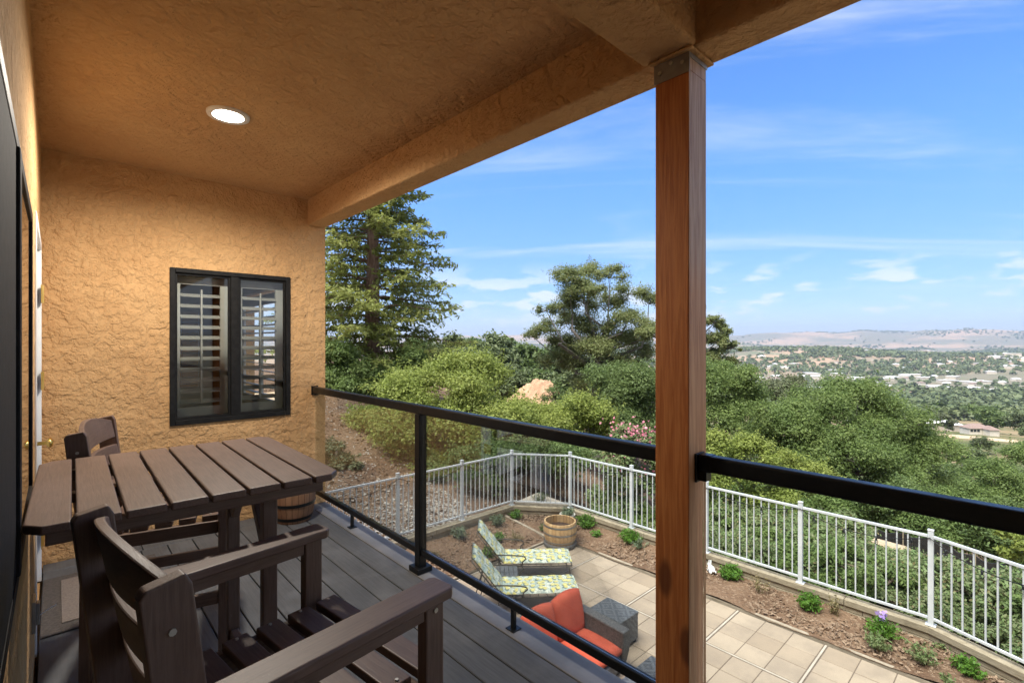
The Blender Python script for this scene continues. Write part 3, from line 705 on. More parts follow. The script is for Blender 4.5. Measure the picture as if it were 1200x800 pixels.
    # windows on the far side of the room, with their own shutters
    for (a, b, yy, ax) in ((.2, .8, 8.02, 'x'), (1.0, 1.5, 8.02, 'x'), (5.3, 6.0, 1.70, 'y'), (6.0, 6.7, 1.70, 'y')):
        shutter(a, b, -.75, .52, yy, H, tilt=.1, fw=.04, axis=ax, name='room_shutter')
    # door in the long wall
    d = sub(MB().box(WX-.05, dy0+.05, ZD-.02, WX-.012, dy1-.05, dz1-.05), 'door', M['white'], H, .003)
    d['label'] = 'white balcony door with brass hinges and knob'
    sub(MB().box(WX-.08, dy0, ZD-.02, WX+.007, dy0+.048, dz1).box(WX-.08, dy1-.048, ZD-.02, WX+.007, dy1, dz1).box(WX-.08, dy0+.048, dz1-.048, WX+.007, dy1-.048, dz1), 'door_frame', M['white'], d, .002)
    for z in (.29, -.24, -1.2): sub(MB().box(WX+.0075, dy1-.2, z-.055, WX+.012, dy1-.06, z+.055).tube([(WX+.013, dy1-.13, z-.055), (WX+.013, dy1-.13, z+.055)], .008, 8), 'hinge', M['brass'], d)
    sub(MB().tube([(WX-.012, 4.13, -.62), (WX+.03, 4.13, -.62), (WX+.034, 4.13, -.62), (WX+.05, 4.13, -.62), (WX+.062, 4.13, -.62)], [.012, .012, .026, .03, .014], 14), 'knob', M['brass'], d, smooth=True)
    # latch low on the wall with a short chain
    l = sub(MB().box(WX, 2.83, -1.21, WX+.012, 2.93, -1.08).box(WX+.012, 2.86, -1.19, WX+.024, 2.90, -1.10), 'latch_plate', M['steel'], H, .002)
    sub(MB().tube([(WX+.02, 2.88, -1.16), (WX+.04, 2.9, -1.155), (.0, 2.93, -1.15)], .002, 5), 'hook', M['white'], l)
    # recessed ceiling lamp
    c = (.71, 3.11, CZ)
    li = sub(MB().lathe([(.078, -.012), (.105, -.014), (.108, -.006), (.108, .002)], c, 40), 'recessed_lamp', M['white'], H, smooth=True)
    li['label'] = 'round lit recessed lamp with a white trim'
    sub(MB().lathe([(.079, -.011), (.05, -.009), (.0005, -.008)], c, 40), 'lamp_lens', M['lens'], li, smooth=True)
house()
lamp = bpy.data.lights.new('downlight', 'SPOT'); lamp.energy = 58; lamp.color = (1, .92, .80); lamp.spot_size = R(172); lamp.spot_blend = .5; lamp.shadow_soft_size = .07
lo = bpy.data.objects.new('downlight', lamp); COL.objects.link(lo); lo.location = (.71, 3.11, CZ-.03)

def deck():
    mb = MB(); x = WX+.012; g = random.Random(4); first = True
    edges = [1.82-.1535*k for k in range(12, -1, -1)]
    edges[0] = WX+.01 if edges[0] < WX else edges[0]
    xs = [WX+.01]+[e for e in edges if e > WX+.08]
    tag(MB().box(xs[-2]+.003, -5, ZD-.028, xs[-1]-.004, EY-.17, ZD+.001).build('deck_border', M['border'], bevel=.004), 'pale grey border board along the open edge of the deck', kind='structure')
    for a, b in zip(xs[:-2], xs[1:-1]):
        mb.box(a+.003, -5, ZD-.028, b-.004, EY-.17, ZD+g.uniform(-.001, .001))
    mb.box(WX+.01, EY-.165, ZD-.028, .45, EY-.01, ZD).box(.454, EY-.165, ZD-.028, 1.82, EY-.01, ZD)
    tag(mb.build('deck', M['deck'], bevel=.003, seg=1), 'charcoal board deck of the balcony', kind='structure')
    tag(MB().box(WX, -5, ZD-.29, 1.79, EY-.01, ZD-.05).box(1.79, -5, ZD-.27, 1.815, EY-.01, ZD-.031).build('deck_joists', M['joint']), 'dark framing under the balcony deck', kind='structure')
deck()

def wooden_post():
    o = empty('wooden_post', (1.7225, .915, ZD), 0, 'square stained timber post with a weathered right face holding up the balcony roof', 'post')
    MB().box(-.0675, -.0675, 0, .0675, .0675, BZ-ZD-.075).build('shaft', M['post'], o, bevel=.004)
    MB().box(-.066, -.066, BZ-ZD-.0745, .066, .066, BZ-ZD-.006).build('post_cap_block', M['post'], o)
    mb = MB().box(-.0705, -.0705, BZ-ZD-.085, -.0672, .0705, BZ-ZD-.004).box(-.0672, -.0703, BZ-ZD-.03, .0703, -.067, BZ-ZD-.004)
    mb.build('metal_bracket', M['steel'], o)
    b = MB()
    for y, z in ((-.045, -.045), (.045, -.05), (0, -.03)): b.tube([(-.0705, y, BZ-ZD+z), (-.076, y, BZ-ZD+z)], .008, 6)
    b.build('bolt', M['screw'], o)
    MB().box(-.088, -.088, BZ-ZD-.014, .088, .088, BZ-ZD-.0035).build('stucco_collar', M['stucco'], o, bevel=.004)
wooden_post()

def railing():
    X = 1.725; zt = -.41-ZD; zt0 = zt
    r = empty('balcony_railing', (X, 2.72, ZD), 0, 'black metal and glass railing between the end wall and the timber post', 'railing', 'balcony railings')
    ya, yb = .985-2.72, EY-.012-2.72
    MB().box(-.024, ya, zt-.058, .024, yb, zt).build('top_rail', M['black'], r, bevel=.009, seg=3)
    MB().box(-.017, ya, .105, .017, -.031, .145).box(-.017, .031, .105, .017, yb, .145).build('bottom_rail', M['black'], r, bevel=.005)
    p = MB().box(-.028, -.028, .02, .028, .028, zt-.058).build('post', M['black'], r, bevel=.004)
    MB().box(-.055, -.055, 0, .055, .055, .035).build('base_plate', M['black'], p, bevel=.004)
    for y in (3.72-2.72, 1.84-2.72): MB().box(-.011, y-.011, .005, .011, y+.011, .105).box(-.03, y-.03, 0, .03, y+.03, .006).build('support_foot', M['black'], r, bevel=.002)
    for a, b in ((ya+.01, -.04), (.04, yb-.01)): MB().box(-.003, a, .146, .003, b, zt-.0585).build('glass_panel', M['glass'], r)
    for y in (yb-.001,): MB().box(-.03, y, zt-.075, .03, y+.011, zt+.006).box(-.02, y-.04, zt-.078, .02, y, zt-.058).build('wall_bracket', M['black'], r, bevel=.002)
    q = empty('balcony_railing', (X, -1.5, ZD), 0, 'black metal railing running right from the timber post towards the viewer', 'railing', 'balcony railings')
    ya, yb = -2.9, .838+1.5
    MB().box(-.024, ya, zt-.058, .024, yb, zt).build('top_rail', M['black'], q, bevel=.009, seg=3)
    MB().box(-.017, ya, .105, .017, yb, .145).build('bottom_rail', M['black'], q, bevel=.005)
    MB().box(-.003, ya, .146, .003, yb-.01, zt-.0585).build('glass_panel', M['glass'], q)
    MB().box(-.026, yb-.05, zt-.0605, .026, yb-.001, zt+.0025).build('end_sleeve', M['black'], q, bevel=.008, seg=3)
    MB().box(-.032, yb, zt-.10, .032, yb+.008, zt+.004).box(-.02, yb-.03, zt-.094, .02, yb, zt-.061).build('wall_bracket', M['black'], q, bevel=.002)
railing()

# ------------------------------------------------------------------ balcony furniture
def screws(pts, parent, axis='x', r=.0065):
    for p in pts:
        d = {'x': (.003, 0, 0), 'y': (0, .003, 0), 'z': (0, 0, .003)}[axis]
        MB().tube([(p[0]-d[0], p[1]-d[1], p[2]-d[2]), (p[0]+d[0], p[1]+d[1], p[2]+d[2])], r, 8).build('screw', M['screw'], parent)
def bar_table():
    cx, cy = .345, 2.13; h = -.46-ZD
    t = empty('bar_table', (cx, cy, ZD), R(-1.0), 'tall square brown slatted table standing against the balcony wall', 'table')
    w, l, n = .81, .90, 8; bw = w/n; mb = MB(); hy = l/2
    for i in range(n):
        a, b = -w/2+i*bw+.0045, -w/2+(i+1)*bw-.0045; y = hy
        if i == 0: pts = [(a+.035, -y), (b, -y), (b, y), (a+.035, y), (a, y-.045), (a, -y+.045)]
        elif i == n-1: pts = [(a, -y), (b-.035, -y), (b, -y+.045), (b, y-.045), (b-.035, y), (a, y)]
        else: pts = [(a, -y), (b, -y), (b, y), (a, y)]
        mb.prism(pts, h-.024, h)
    mb.build('tabletop', M['ly'], t, bevel=.005, seg=3)
    MB().box(-.36, -.385, h-.072, .36, -.36, h-.0285).box(-.36, .36, h-.072, .36, .385, h-.0285).box(-.36, -.3595, h-.072, -.335, .3595, h-.0285).box(.335, -.3595, h-.072, .36, .3595, h-.0285).box(-.33, -.02, h-.06, .33, .02, h-.0285).build('apron', M['lx'], t, bevel=.003)
    for sx in (-1, 1):
        for sy in (-1, 1):
            x = .225*sx-.012; y = .262*sy
            MB().box(x-.024, y-.020, 0, x+.024, y+.020, h-.0285).build('leg', M['lz'], t, bevel=.004)
        x = .225*sx-.012
        MB().box(x-.016, -.241, .19, x+.016, .241, .24).build('stretcher', M['ly'], t, bevel=.004)
        MB().bar((x, sx*0+.23, h-.28), (x+.0, .05, h-.09), .03, .04).bar((x, -.23, h-.28), (x, -.05, h-.09), .03, .04).build('brace', M['ly'], t, bevel=.003)
    MB().box(-.20, -.03, .19, .18, .03, .225).build('stretcher', M['lx'], t, bevel=.004)
bar_table()
def bar_chair(name, loc, rz, label):
    c = empty(name, loc, rz, label, 'chair', 'bar chairs at the balcony table')
    sh, W2 = .663, .287; WB = .261; xf, xr = .30, -.19       # seat height, half width at arms and at the back, front and rear of the seat
    topz = 1.097; lean = (.27-.19)/(topz-.66); arm_z = -.60-ZD
    mb = MB(); n = 6
    for i in range(n): mb.box(.335-i*.09-.066, -W2+.036, sh-.026, .335-i*.09, W2-.036, sh)
    seat = mb.build('seat', M['ly'], c, bevel=.004, seg=3)
    screws([(.335-.033-k*.09, s*(W2-.052), sh) for k in range(n) for s in (-1, 1)], seat, 'z', .0045)
    for s in (-1, 1):
        MB().box(xr+.04, s*(W2-.034)-.014, sh-.085, .245, s*(W2-.034)+.014, sh-.0265).build('seat_rail', M['lx'], c, bevel=.004)
    MB().box(.247, -W2+.019, sh-.085, .268, W2-.019, sh-.0265).build('seat_frame', M['ly'], c, bevel=.004)
    MB().box(xr-.005, -WB+.02, sh-.095, xr+.02, WB-.02, sh-.0265).build('seat_frame', M['ly'], c, bevel=.004)
    for s in (-1, 1):
        y = s*W2
        MB().box(.246, y-.017, 0, .302, y+.017, arm_z-.0265).build('leg', M['lz'], c, bevel=.004)
        MB().prism([(-.21, y-.040), (.305, y-.042), (.318, y-.032), (.318, y+.032), (.305, y+.042), (-.21, y+.040)], arm_z-.026, arm_z).build('armrest', M['lx'], c, bevel=.005, seg=3)
        MB().box(-.19, y-.012, arm_z-.068, .2455, y+.012, arm_z-.0265).build('arm_rail', M['lx'], c, bevel=.003)
        yb = s*WB; x0, xt = xr-.02, -.27
        MB().prism([(x0-.05, 0), (x0+.034, 0), (x0+.036, .60), (xt+.038, topz-.018), (xt+.028, topz+.002), (xt-.028, topz-.008), (xt-.036, topz-.022), (x0-.045, .60)], yb-.016, yb+.016, 'y').build('back_post', M['lz'], c, bevel=.004, seg=3)
        MB().box(xr+.0, y-.012, .26, .2455, y+.012, .315).build('stretcher', M['lx'], c, bevel=.003)
        screws([(xt+.008, s*(WB+.017), topz-.085), (xt+.03, s*(WB+.017), topz-.27), (x0, s*(WB+.017), .31), (.274, s*(W2+.018), arm_z-.05)], c, 'y', .006)
    MB().box(.25, -W2+.019, .215, .30, W2-.019, .245).build('footrest', M['ly'], c, bevel=.004)
    for z0, z1 in ((topz-.108, topz-.022), (topz-.228, topz-.145), (topz-.348, topz-.268)):
        mb = MB(); K = 17; vs = []
        for k in range(K):
            t = k/(K-1)*2-1; y = t*(WB-.0165); bow = -.032*(1-t*t)
            crown = .040*(1-t*t) if z0 > topz-.16 else .008*(1-t*t)
            for z, dx in ((z0, 0), (z1+crown, 0), (z1+crown, .02), (z0, .02)):
                xb = -.19-(z-.66)*lean+bow+.004; vs.append((xb+dx, y, z))
        fs = [(k*4+j, k*4+(j+1) % 4, (k+1)*4+(j+1) % 4, (k+1)*4+j) for k in range(K-1) for j in range(4)]+[(0,1,2,3), tuple((K-1)*4+j for j in (3,2,1,0))]
        mb.add(vs, fs).build('back_slat', M['ly'], c, bevel=.004)
    return c
ch = bar_chair('bar_chair', (.361, 1.26, ZD), .129, 'brown slatted bar chair in the foreground, cut off by the bottom edge')
c2 = copy_tree(ch); c2.location = (.385, 2.95, ZD); c2.rotation_euler = (0, 0, -.243); c2['label'] = 'brown slatted bar chair behind the table beside the end wall'

dm = empty('doormat', (.21, 3.77, ZD), 0, 'brown bordered doormat lying in front of the white door', 'doormat')
MB().box(-.27, -.40, .001, .29, .40, .012).build('border', M['matb'], dm, bevel=.004)
MB().box(-.19, -.31, .0125, .21, .31, .0185).build('pile', M['mati'], dm, bevel=.003)

def barrel(name, loc, r0, rm, r1, h, mat_, label, hoops, group=None, foot=None, soil=None):
    o = empty(name, loc, 0, label, 'barrel planter', group)
    def rad(z): t = z/h; return r0+(r1-r0)*t+(rm-(r0+r1)/2)*4*t*(1-t)
    z0 = .0
    pr = [(rad(h*k/12), h*k/12) for k in range(13)]
    MB().lathe([(.001, .002)]+pr+[(rad(h)-.03, h), (rad(h*.6)-.035, h*.62), (.001, h*.6)], (0,0,0), 40).build('staves', mat_, o, smooth=False)
    for a, b in hoops:
        MB().lathe([(rad(a)+.0005, a), (rad(a)+.005, a), (rad(b)+.005, b), (rad(b)+.0005, b)], (0,0,0), 40).build('hoop', M['steel'] if foot else M['black'], o, smooth=False)
    if foot: MB().lathe([(.001, -foot), (r0+.035, -foot), (r0+.045, -.02), (r0+.02, .0), (.001, .0)], (0,0,0), 40).build('base_ring', M['rubber'], o, smooth=True)
    MB().lathe([(rad(h*.62)-.036, h*.63), (.2*r1, h*.66), (.001, h*.65)], (0,0,0), 24).build('soil', M['dirt'], o)
    return o
barrel('barrel_planter', (1.45, 4.22, ZD), .13, .165, .155, .34, M['stave2'], 'small dark barrel planter by the end wall under the table', ((.025, .05), (.14, .165), (.27, .30)), 'barrel planters')
barrel('barrel_planter', (8.07, 7.12, ZP+.10), .315, .365, .345, .44, M['stave'], 'large pale half barrel with steel hoops at the far corner of the patio', ((.03, .06), (.20, .235), (.36, .39)), 'barrel planters', foot=.10)

# ------------------------------------------------------------------ patio furniture
def lounger(loc, rz, label):
    L = empty('sun_lounger', loc, rz, label, 'sun lounger', 'sun loungers on the patio')      # origin under the hinge, +x to the foot
    sx, w, z = 1.27, .31, .33
    back = R(52); bl = .76
    fr = MB()
    for s in (-1, 1): fr.tube([(-.06, s*w, z), (sx, s*w, z)], .011, 8)
    fr.tube([(sx, -w, z), (sx, w, z)], .011, 8).tube([(-.06, -w, z), (-.06, w, z)], .011, 8)
    for k in range(9): fr.tube([(.05+k*.14, -w, z), (.05+k*.14, w, z)], .006, 6)
    fr.build('frame', M['iron'], L, smooth=True)
    bx, bz = math.cos(back), math.sin(back)
    bf = MB()
    for s in (-1, 1): bf.tube([(0, s*w, z), (-bl*bx, s*w, z+bl*bz)], .011, 8)
    bf.tube([(-bl*bx, -w, z+bl*bz), (-bl*bx, w, z+bl*bz)], .011, 8)
    for k in range(5): t = (k+1)*bl/6; bf.tube([(-t*bx, -w, z+t*bz), (-t*bx, w, z+t*bz)], .006, 6)
    for s in (-1, 1): bf.tube([(-.42*bx, s*w, z+.42*bz), (-.42, s*w, .05)], .008, 6)
    bf.build('backrest_frame', M['iron'], L, smooth=True)
    for s in (-1, 1):
        MB().tube([(sx-.06, s*w, z), (sx+.0, s*(w+.01), 0)], .011, 8).build('leg', M['iron'], L, smooth=True)
        MB().tube([(-.02, s*w, z), (-.10, s*(w+.01), 0)], .011, 8).build('leg', M['iron'], L, smooth=True)
        MB().tube([(sx-.03, s*(w+.005), .08), (-.08, s*(w+.005), .08)], .007, 6).build('stretcher', M['iron'], L, smooth=True)
        MB().tube([(-.20, s*(w+.045), z+.22), (-.05, s*(w+.05), z+.235), (.30, s*(w+.05), z+.215), (.40, s*(w+.05), z+.19), (.42, s*(w+.045), z+.15), (.36, s*(w+.03), z+.10), (.34, s*w, z)], .012, 8).build('armrest', M['iron'], L, smooth=True)
    def pad(x0, x1, th, M_, name):
        mb = MB(); nx, ny = 24, 9; vs = []; fs = []
        for side in (0, 1):
            for i in range(nx):
                for j in range(ny):
                    a, b = i/(nx-1), j/(ny-1); e = min(1, (min(a, 1-a)*(x1-x0))/.03, min(b, 1-b)*.6/.03)
                    tuft = 1-.22*abs(math.sin(a*(x1-x0)/.24*math.pi))**.0 if False else 1-.16*(1-abs(math.sin(a*(x1-x0)/.26*math.pi)))
                    zz = (th*(.5+.5*math.sqrt(max(0, 1-(1-e)**2)))*tuft if side else th*(.0+.45*(1-math.sqrt(max(0, 1-(1-e)**2)))))
                    vs.append(M_ @ Vector((x0+(x1-x0)*a, -.295+.59*b, zz)))
        o2 = nx*ny
        for i in range(nx-1):
            for j in range(ny-1):
                a = i*ny+j; fs.append((a, a+1, a+ny+1, a+ny)); fs.append((o2+a, o2+a+ny, o2+a+ny+1, o2+a+1))
        rim = [j for j in range(ny)]+[i*ny+ny-1 for i in range(1, nx)]+[(nx-1)*ny+j for j in range(ny-2, -1, -1)]+[i*ny for i in range(nx-2, 0, -1)]
        for a, b in zip(rim, rim[1:]+rim[:1]): fs.append((a, b, o2+b, o2+a))
        mb.add(vs, fs).build(name, M['lemon'], L, smooth=True)
    pad(.0, sx+.015, .085, Matrix.Translation((0, 0, z+.012)), 'seat_cushion')
    pad(.0, bl+.04, .085, Matrix.Translation((.0, 0, z+.014)) @ Matrix.Rotation(-(math.pi-back), 4, 'Y') @ Matrix.Scale(-1, 4, (0,0,1)), 'back_cushion')
    return L
la = lounger((6.19, 6.90, ZP), R(-41), 'lemon print sun lounger nearer the white fence and barrel')
lb = copy_tree(la); lb.location = (5.42, 6.10, ZP); lb.rotation_euler = (0, 0, R(-39)); lb['label'] = 'lemon print sun lounger nearer the balcony and the red loveseat'

t = empty('side_table', (5.80, 6.36, ZP), R(-41), 'low grey resin table between the two lemon print loungers', 'side table')
mb = MB()
for k in range(5): mb.box(-.19+k*.077, -.20, .395, -.19+k*.077+.070, .20, .415)
mb.build('tabletop', M['resin'], t, bevel=.004)
MB().box(-.19, -.185, .34, .188, -.165, .394).box(-.19, .165, .34, .188, .185, .394).build('apron', M['resin'], t)
for sx in (-1, 1):
    for sy in (-1, 1): MB().box(sx*.165-.018, sy*.165-.018, 0, sx*.165+.018, sy*.165+.018, .394).build('leg', M['resin'], t, bevel=.003)

def cushion(name, cx, cy, cz, w, d, h, m, parent, tilt=0, rz=0, puff=.04, crown=0):
    mb = MB(); n = 14; vs = []; fs = []
    T = Matrix.Translation((cx, cy, cz)) @ Matrix.Rotation(rz, 4, 'Z') @ Matrix.Rotation(tilt, 4, 'X')
    for side in (-1, 1):
        for i in range(n):
            for j in range(n):
                a, b = i/(n-1)*2-1, j/(n-1)*2-1
                ea = 1-abs(a)**6; eb = 1-abs(b)**6; e = (ea*eb)**.35
                x = a*w/2*(1-.05*b*b*(abs(b) > .6)); y = b*d/2*(1-.05*a*a)
                y += crown*(1-a*a)*(b > 0)*b
                z = side*(h/2*(.35+.65*e)+puff*(1-a*a)*(1-b*b)*.6)
                z += .004*math.sin(a*9+b*4)*e
                vs.append(T @ Vector((x, y, z)))
    o2 = n*n
    for i in range(n-1):
        for j in range(n-1):
            a = i*n+j; fs.append((a, a+1, a+n+1, a+n)); fs.append((o2+a, o2+a+n, o2+a+n+1, o2+a+1))
    rim = [j for j in range(n)]+[i*n+n-1 for i in range(1, n)]+[(n-1)*n+j for j in range(n-2, -1, -1)]+[i*n for i in range(n-2, 0, -1)]
    for a, b in zip(rim, rim[1:]+rim[:1]): fs.append((a, b, o2+b, o2+a))
    ob = mb.add(vs, fs).build(name, m, parent, smooth=True)
    return ob
def loveseat():
    o = empty('loveseat', (4.92, 4.16, ZP), 0, 'dark wicker loveseat with coral red cushions on the patio', 'sofa')   # faces -y
    MB().prism([(-.60, -.34), (0, -.38), (.60, -.34), (.66, -.28), (.66, .40), (-.66, .40), (-.66, -.28)], .03, .10).build('plinth', M['wickerd'], o, bevel=.02)
    MB().prism([(-.56, -.40), (-.30, -.435), (0, -.445), (.30, -.435), (.56, -.40), (.56, .36), (-.56, .36)], .10, .285).build('base', M['wicker'], o, bevel=.02)
    for s in (-1, 1):
        x0, x1 = (.565, .715) if s > 0 else (-.715, -.565)
        MB().prism([(-.36, .03), (-.43, .30), (-.435, .595), (.30, .625), (.42, .625), (.42, .03)], x0, x1, 'x').build('arm', M['wickerd'], o, bevel=.016)
    for s in (-1, 1):
        pts = [(s*.006, .27)] + [(s*(.006+.68*k/14), .755+.075*math.sin(math.pi*min(1, .10+.9*k/14))**.8-.05*(k/14)**6) for k in range(15)] + [(s*.70, .70), (s*.70, .27)]
        MB().prism(pts, .40, .50, 'y').build('back_panel', M['wicker'], o, bevel=.03, seg=3)
        cushion('seat_cushion', s*.282, -.08, .36, .565, .72, .15, M['red'], o, puff=.014)
        cushion('back_cushion', s*.285, .285, .66, .575, .54, .15, M['red'], o, tilt=R(78), puff=.035, crown=.03)
    for sx in (-1, 1):
        for sy in (-.25, .33): MB().box(sx*.56-.025, sy-.025, 0, sx*.56+.025, sy+.025, .03).build('foot', M['black'], o)
loveseat()
def wcube(loc, size, rz, label):
    o = empty('wicker_table', loc, rz, label, 'wicker table', 'grey wicker cube tables'); w, d, h = size
    MB().box(-w/2, -d/2, h-.05, w/2, d/2, h).build('tabletop', M['wicker'], o, bevel=.012)
    MB().box(-w/2+.006, -d/2+.006, .05, w/2-.006, d/2-.006, h-.0505).build('body', M['wicker'], o, bevel=.012)
    for sx in (-1, 1):
        for sy in (-1, 1): MB().box(sx*(w/2-.05)-.02, sy*(d/2-.05)-.02, 0, sx*(w/2-.05)+.02, sy*(d/2-.05)+.02, .05).build('foot', M['black'], o)
wcube((6.10, 4.31, ZP), (.46, .56, .45), 0, 'grey wicker cube table against the right arm of the red loveseat')
wcube((5.20, 3.02, ZP), (.72, .68, .45), 0, 'grey wicker cube table in front of the loveseat, partly behind the timber post')

# ------------------------------------------------------------------ foliage
def quads(C, Nrm, size, aspect, r, droop=0.0):
    n = len(C); a = r.randn(n, 3); a -= (a*Nrm).sum(1)[:, None]*Nrm; a /= np.linalg.norm(a, axis=1)[:, None]+1e-9
    if droop: a[:, 2] -= droop*r.rand(n); a /= np.linalg.norm(a, axis=1)[:, None]
    b = np.cross(Nrm, a); b /= np.linalg.norm(b, axis=1)[:, None]+1e-9
    s = (size*(.6+.8*r.rand(n)))[:, None]; w = s*aspect
    fold = Nrm*s*.12
    return np.stack([C-a*s, C-b*w+fold, C+a*s, C+b*w+fold], 1)
def clump_leaves(cl, n, size, r, aspect=.5, shell=.5, up=.55, rag=.12):
    cl = np.asarray(cl, float); wt = cl[:, 3]**2; k = r.choice(len(cl), n, p=wt/wt.sum())
    d = r.randn(n, 3); d /= np.linalg.norm(d, axis=1)[:, None]
    flip = (d[:, 2] < 0) & (r.rand(n) < .45); d[flip, 2] *= -1
    rad = cl[k, 3]*(shell+(1-shell)*r.rand(n)**.6)*(1+rag*r.randn(n))
    P = cl[k, :3]+d*rad[:, None]*np.array([1, 1, .78])
    Nn = d*.6+np.array([0, 0, up])+r.randn(n, 3)*.45; Nn /= np.linalg.norm(Nn, axis=1)[:, None]
    ns = max(6, n//260); kk = r.choice(len(cl), ns, p=wt/wt.sum()); sd = r.randn(ns, 3); sd[:, 2] = np.abs(sd[:, 2])*1.1; sd /= np.linalg.norm(sd, axis=1)[:, None]   # leafy shoots
    m_ = 22; t = r.rand(ns, m_, 1); ln = (.55+.75*r.rand(ns, 1, 1))
    Q = cl[kk][:, None, :3]+sd[:, None, :]*cl[kk][:, None, 3:4]*(.7+ln*t)*np.array([1, 1, .85])+r.randn(ns, m_, 3)*size*(.6+1.2*(1-t))
    Q = Q.reshape(-1, 3); N2 = r.randn(len(Q), 3)*.7+np.array([0, 0, up]); N2 /= np.linalg.norm(N2, axis=1)[:, None]
    return np.concatenate([quads(P, Nn, size, aspect, r), quads(Q, N2, size*.9, aspect, r)])
def subclumps(main, r, k=7, f=.42, out=.75):
    o = []
    for x, y, z, R_ in main:
        for _ in range(k):
            d = r.randn(3); d /= np.linalg.norm(d); d[2] = abs(d[2])*.9-.15 if r.rand() < .75 else d[2]
            o.append((x+d[0]*R_*out, y+d[1]*R_*out, z+d[2]*R_*out*.85, R_*f*r.uniform(.7, 1.25)))
    return o
def crown_clumps(r, w, h, z0, n, rmin=.18, rmax=.32, fill=1.0):     # clumps over a crown of half width w, height h from z0
    o = []
    for i in range(n):
        d = r.randn(3); d /= np.linalg.norm(d); q = r.uniform(.45, .85)*fill
        rr = w*r.uniform(rmin, rmax)
        o.append((d[0]*w*q, d[1]*w*q, z0+h*.5+d[2]*h*.5*q, rr))
    return o
def limbs(mb, base, cl, r, r0, fork=.75, bend=.15, tip=.02):
    base = np.array(base, float)
    for c in cl:
        c3 = np.array(c[:3]); f = base+np.array([0, 0, (c3[2]-base[2])*fork*r.uniform(.5, 1.0)])
        nl = np.linalg.norm(c3-f); m1 = f*.6+c3*.4+r.randn(3)*bend*nl*.7-np.array([0,0,.06*nl]); m2 = f*.25+c3*.75+r.randn(3)*bend*nl*.6
        mb.tube([f, m1, m2, c3], [r0, r0*.62, r0*.36, tip], 6, False)
def broad_tree(name, loc, cl, trunk_h, tr, nleaf, leaf, m, bark, label, cat, seed, group=None, twigs=True, sub=7, shell=.4, subf=.42, rag=.2, rz=0):
    r = np.random.RandomState(seed); o = empty(name, loc, rz, label, cat, group)
    sc = subclumps(cl, r, sub, subf)
    mb = MB(); top = (r.uniform(-.1, .1), r.uniform(-.1, .1), trunk_h)
    mb.tube([(0, 0, -.6), (0, 0, .15*trunk_h), (top[0]*.5, top[1]*.5, trunk_h*.6), top], [tr*1.35, tr, tr*.85, tr*.7], 9)
    limbs(mb, top, cl, r, tr*.45)
    if twigs:
        for i, c in enumerate(sc):
            p = cl[i//sub]; a, b = np.array(p[:3]), np.array(c[:3]); mb.tube([a*.9+b*.1, (a+b)/2+r.randn(3)*.08*p[3], b+(b-a)*.35], [tr*.13, tr*.09, .008], 5, False)
    mb.build('trunk', bark, o, smooth=True, fix=False)
    V = clump_leaves(sc, nleaf, leaf, r, .5, shell, rag=rag)
    np_mesh('crown', V, 4, m, o); return o

def P(u, dist, dz=0): x, y = ang(u, dist); return (x, y, gzf(x, y)+dz)

# tall redwood left of centre
def redwood():
    r = np.random.RandomState(11); loc = P(436, 25); base = loc[2]
    o = empty('redwood_tree', loc, 0, 'tall layered redwood conifer beside the end of the house', 'conifer tree')
    H = 15.5-base; mb = MB(); mb.tube([(0,0,-.5), (0,0,1), (.05,0,H*.4), (.1,0,H*.75), (.1,0,H)], [.52, .42, .30, .15, .03], 10)
    leaf = []; z = 1.4
    while z < H-.3:
        t = (z-1.4)/(H-1.4); nb = 5 if t < .8 else 4; a0 = r.rand()*6.28
        Lm = 6.3*(1-t)**.72*(.75+.25*min(1, t*6+.3))
        for k in range(nb):
            a = a0+k*6.283/nb+r.randn()*.25; L = Lm*r.uniform(.5, 1.02)
            if L < .25: L = .25
            dx, dy = math.cos(a), math.sin(a); rise = .12+.25*t; pts = []
            for q in np.linspace(0, 1, 8):
                pts.append(np.array([dx*L*q, dy*L*q, z+L*(rise*q-.40*q*q+.22*q**4)+.05*math.sin(q*9+k)]))
            mb.tube(pts, [max(.012, .05*(1-t)+.03)*(1-.85*q) for q in np.linspace(0, 1, 8)], 5, False)
            ns = int(6+L*5.2)
            for s in range(ns):
                q = .16+.84*(s+.5)/ns; i = min(6, int(q*7)); p = pts[i]+(pts[i+1]-pts[i])*(q*7-i)
                sd = 1 if s % 2 else -1; ll = (.28+.30*L*(1-q)**.8*.6+.18)*r.uniform(.7, 1.2)
                aa = a+sd*r.uniform(.75, 1.15); e = np.array([math.cos(aa), math.sin(aa), r.uniform(-.75, .22)])
                nl = int(6+ll*15)
                for w in range(nl):
                    leaf.append(np.concatenate([p+e*ll*(w+.5)/nl+r.randn(3)*.06, e, [.5+.5*r.rand()]]))
        z += .48*(1-.3*t)*r.uniform(.8, 1.2)
    A = np.array(leaf); n = len(A); C = A[:, :3]; e = A[:, 3:6]; e = e/np.linalg.norm(e, axis=1)[:, None]
    e2 = e+r.randn(n, 3)*.55; e2 /= np.linalg.norm(e2, axis=1)[:, None]
    upv = np.array([0, 0, 1.0])+r.randn(n, 3)*.45; b = np.cross(upv, e2); b /= np.linalg.norm(b, axis=1)[:, None]
    s = .085+.085*r.rand(n)[:, None]; w = s*.36
    V = np.stack([C-e2*s, C-b*w, C+e2*s, C+b*w], 1)
    mb.build('trunk', M['redbark'], o, smooth=True, fix=False); np_mesh('crown', V, 4, M['redwood'], o)
redwood()

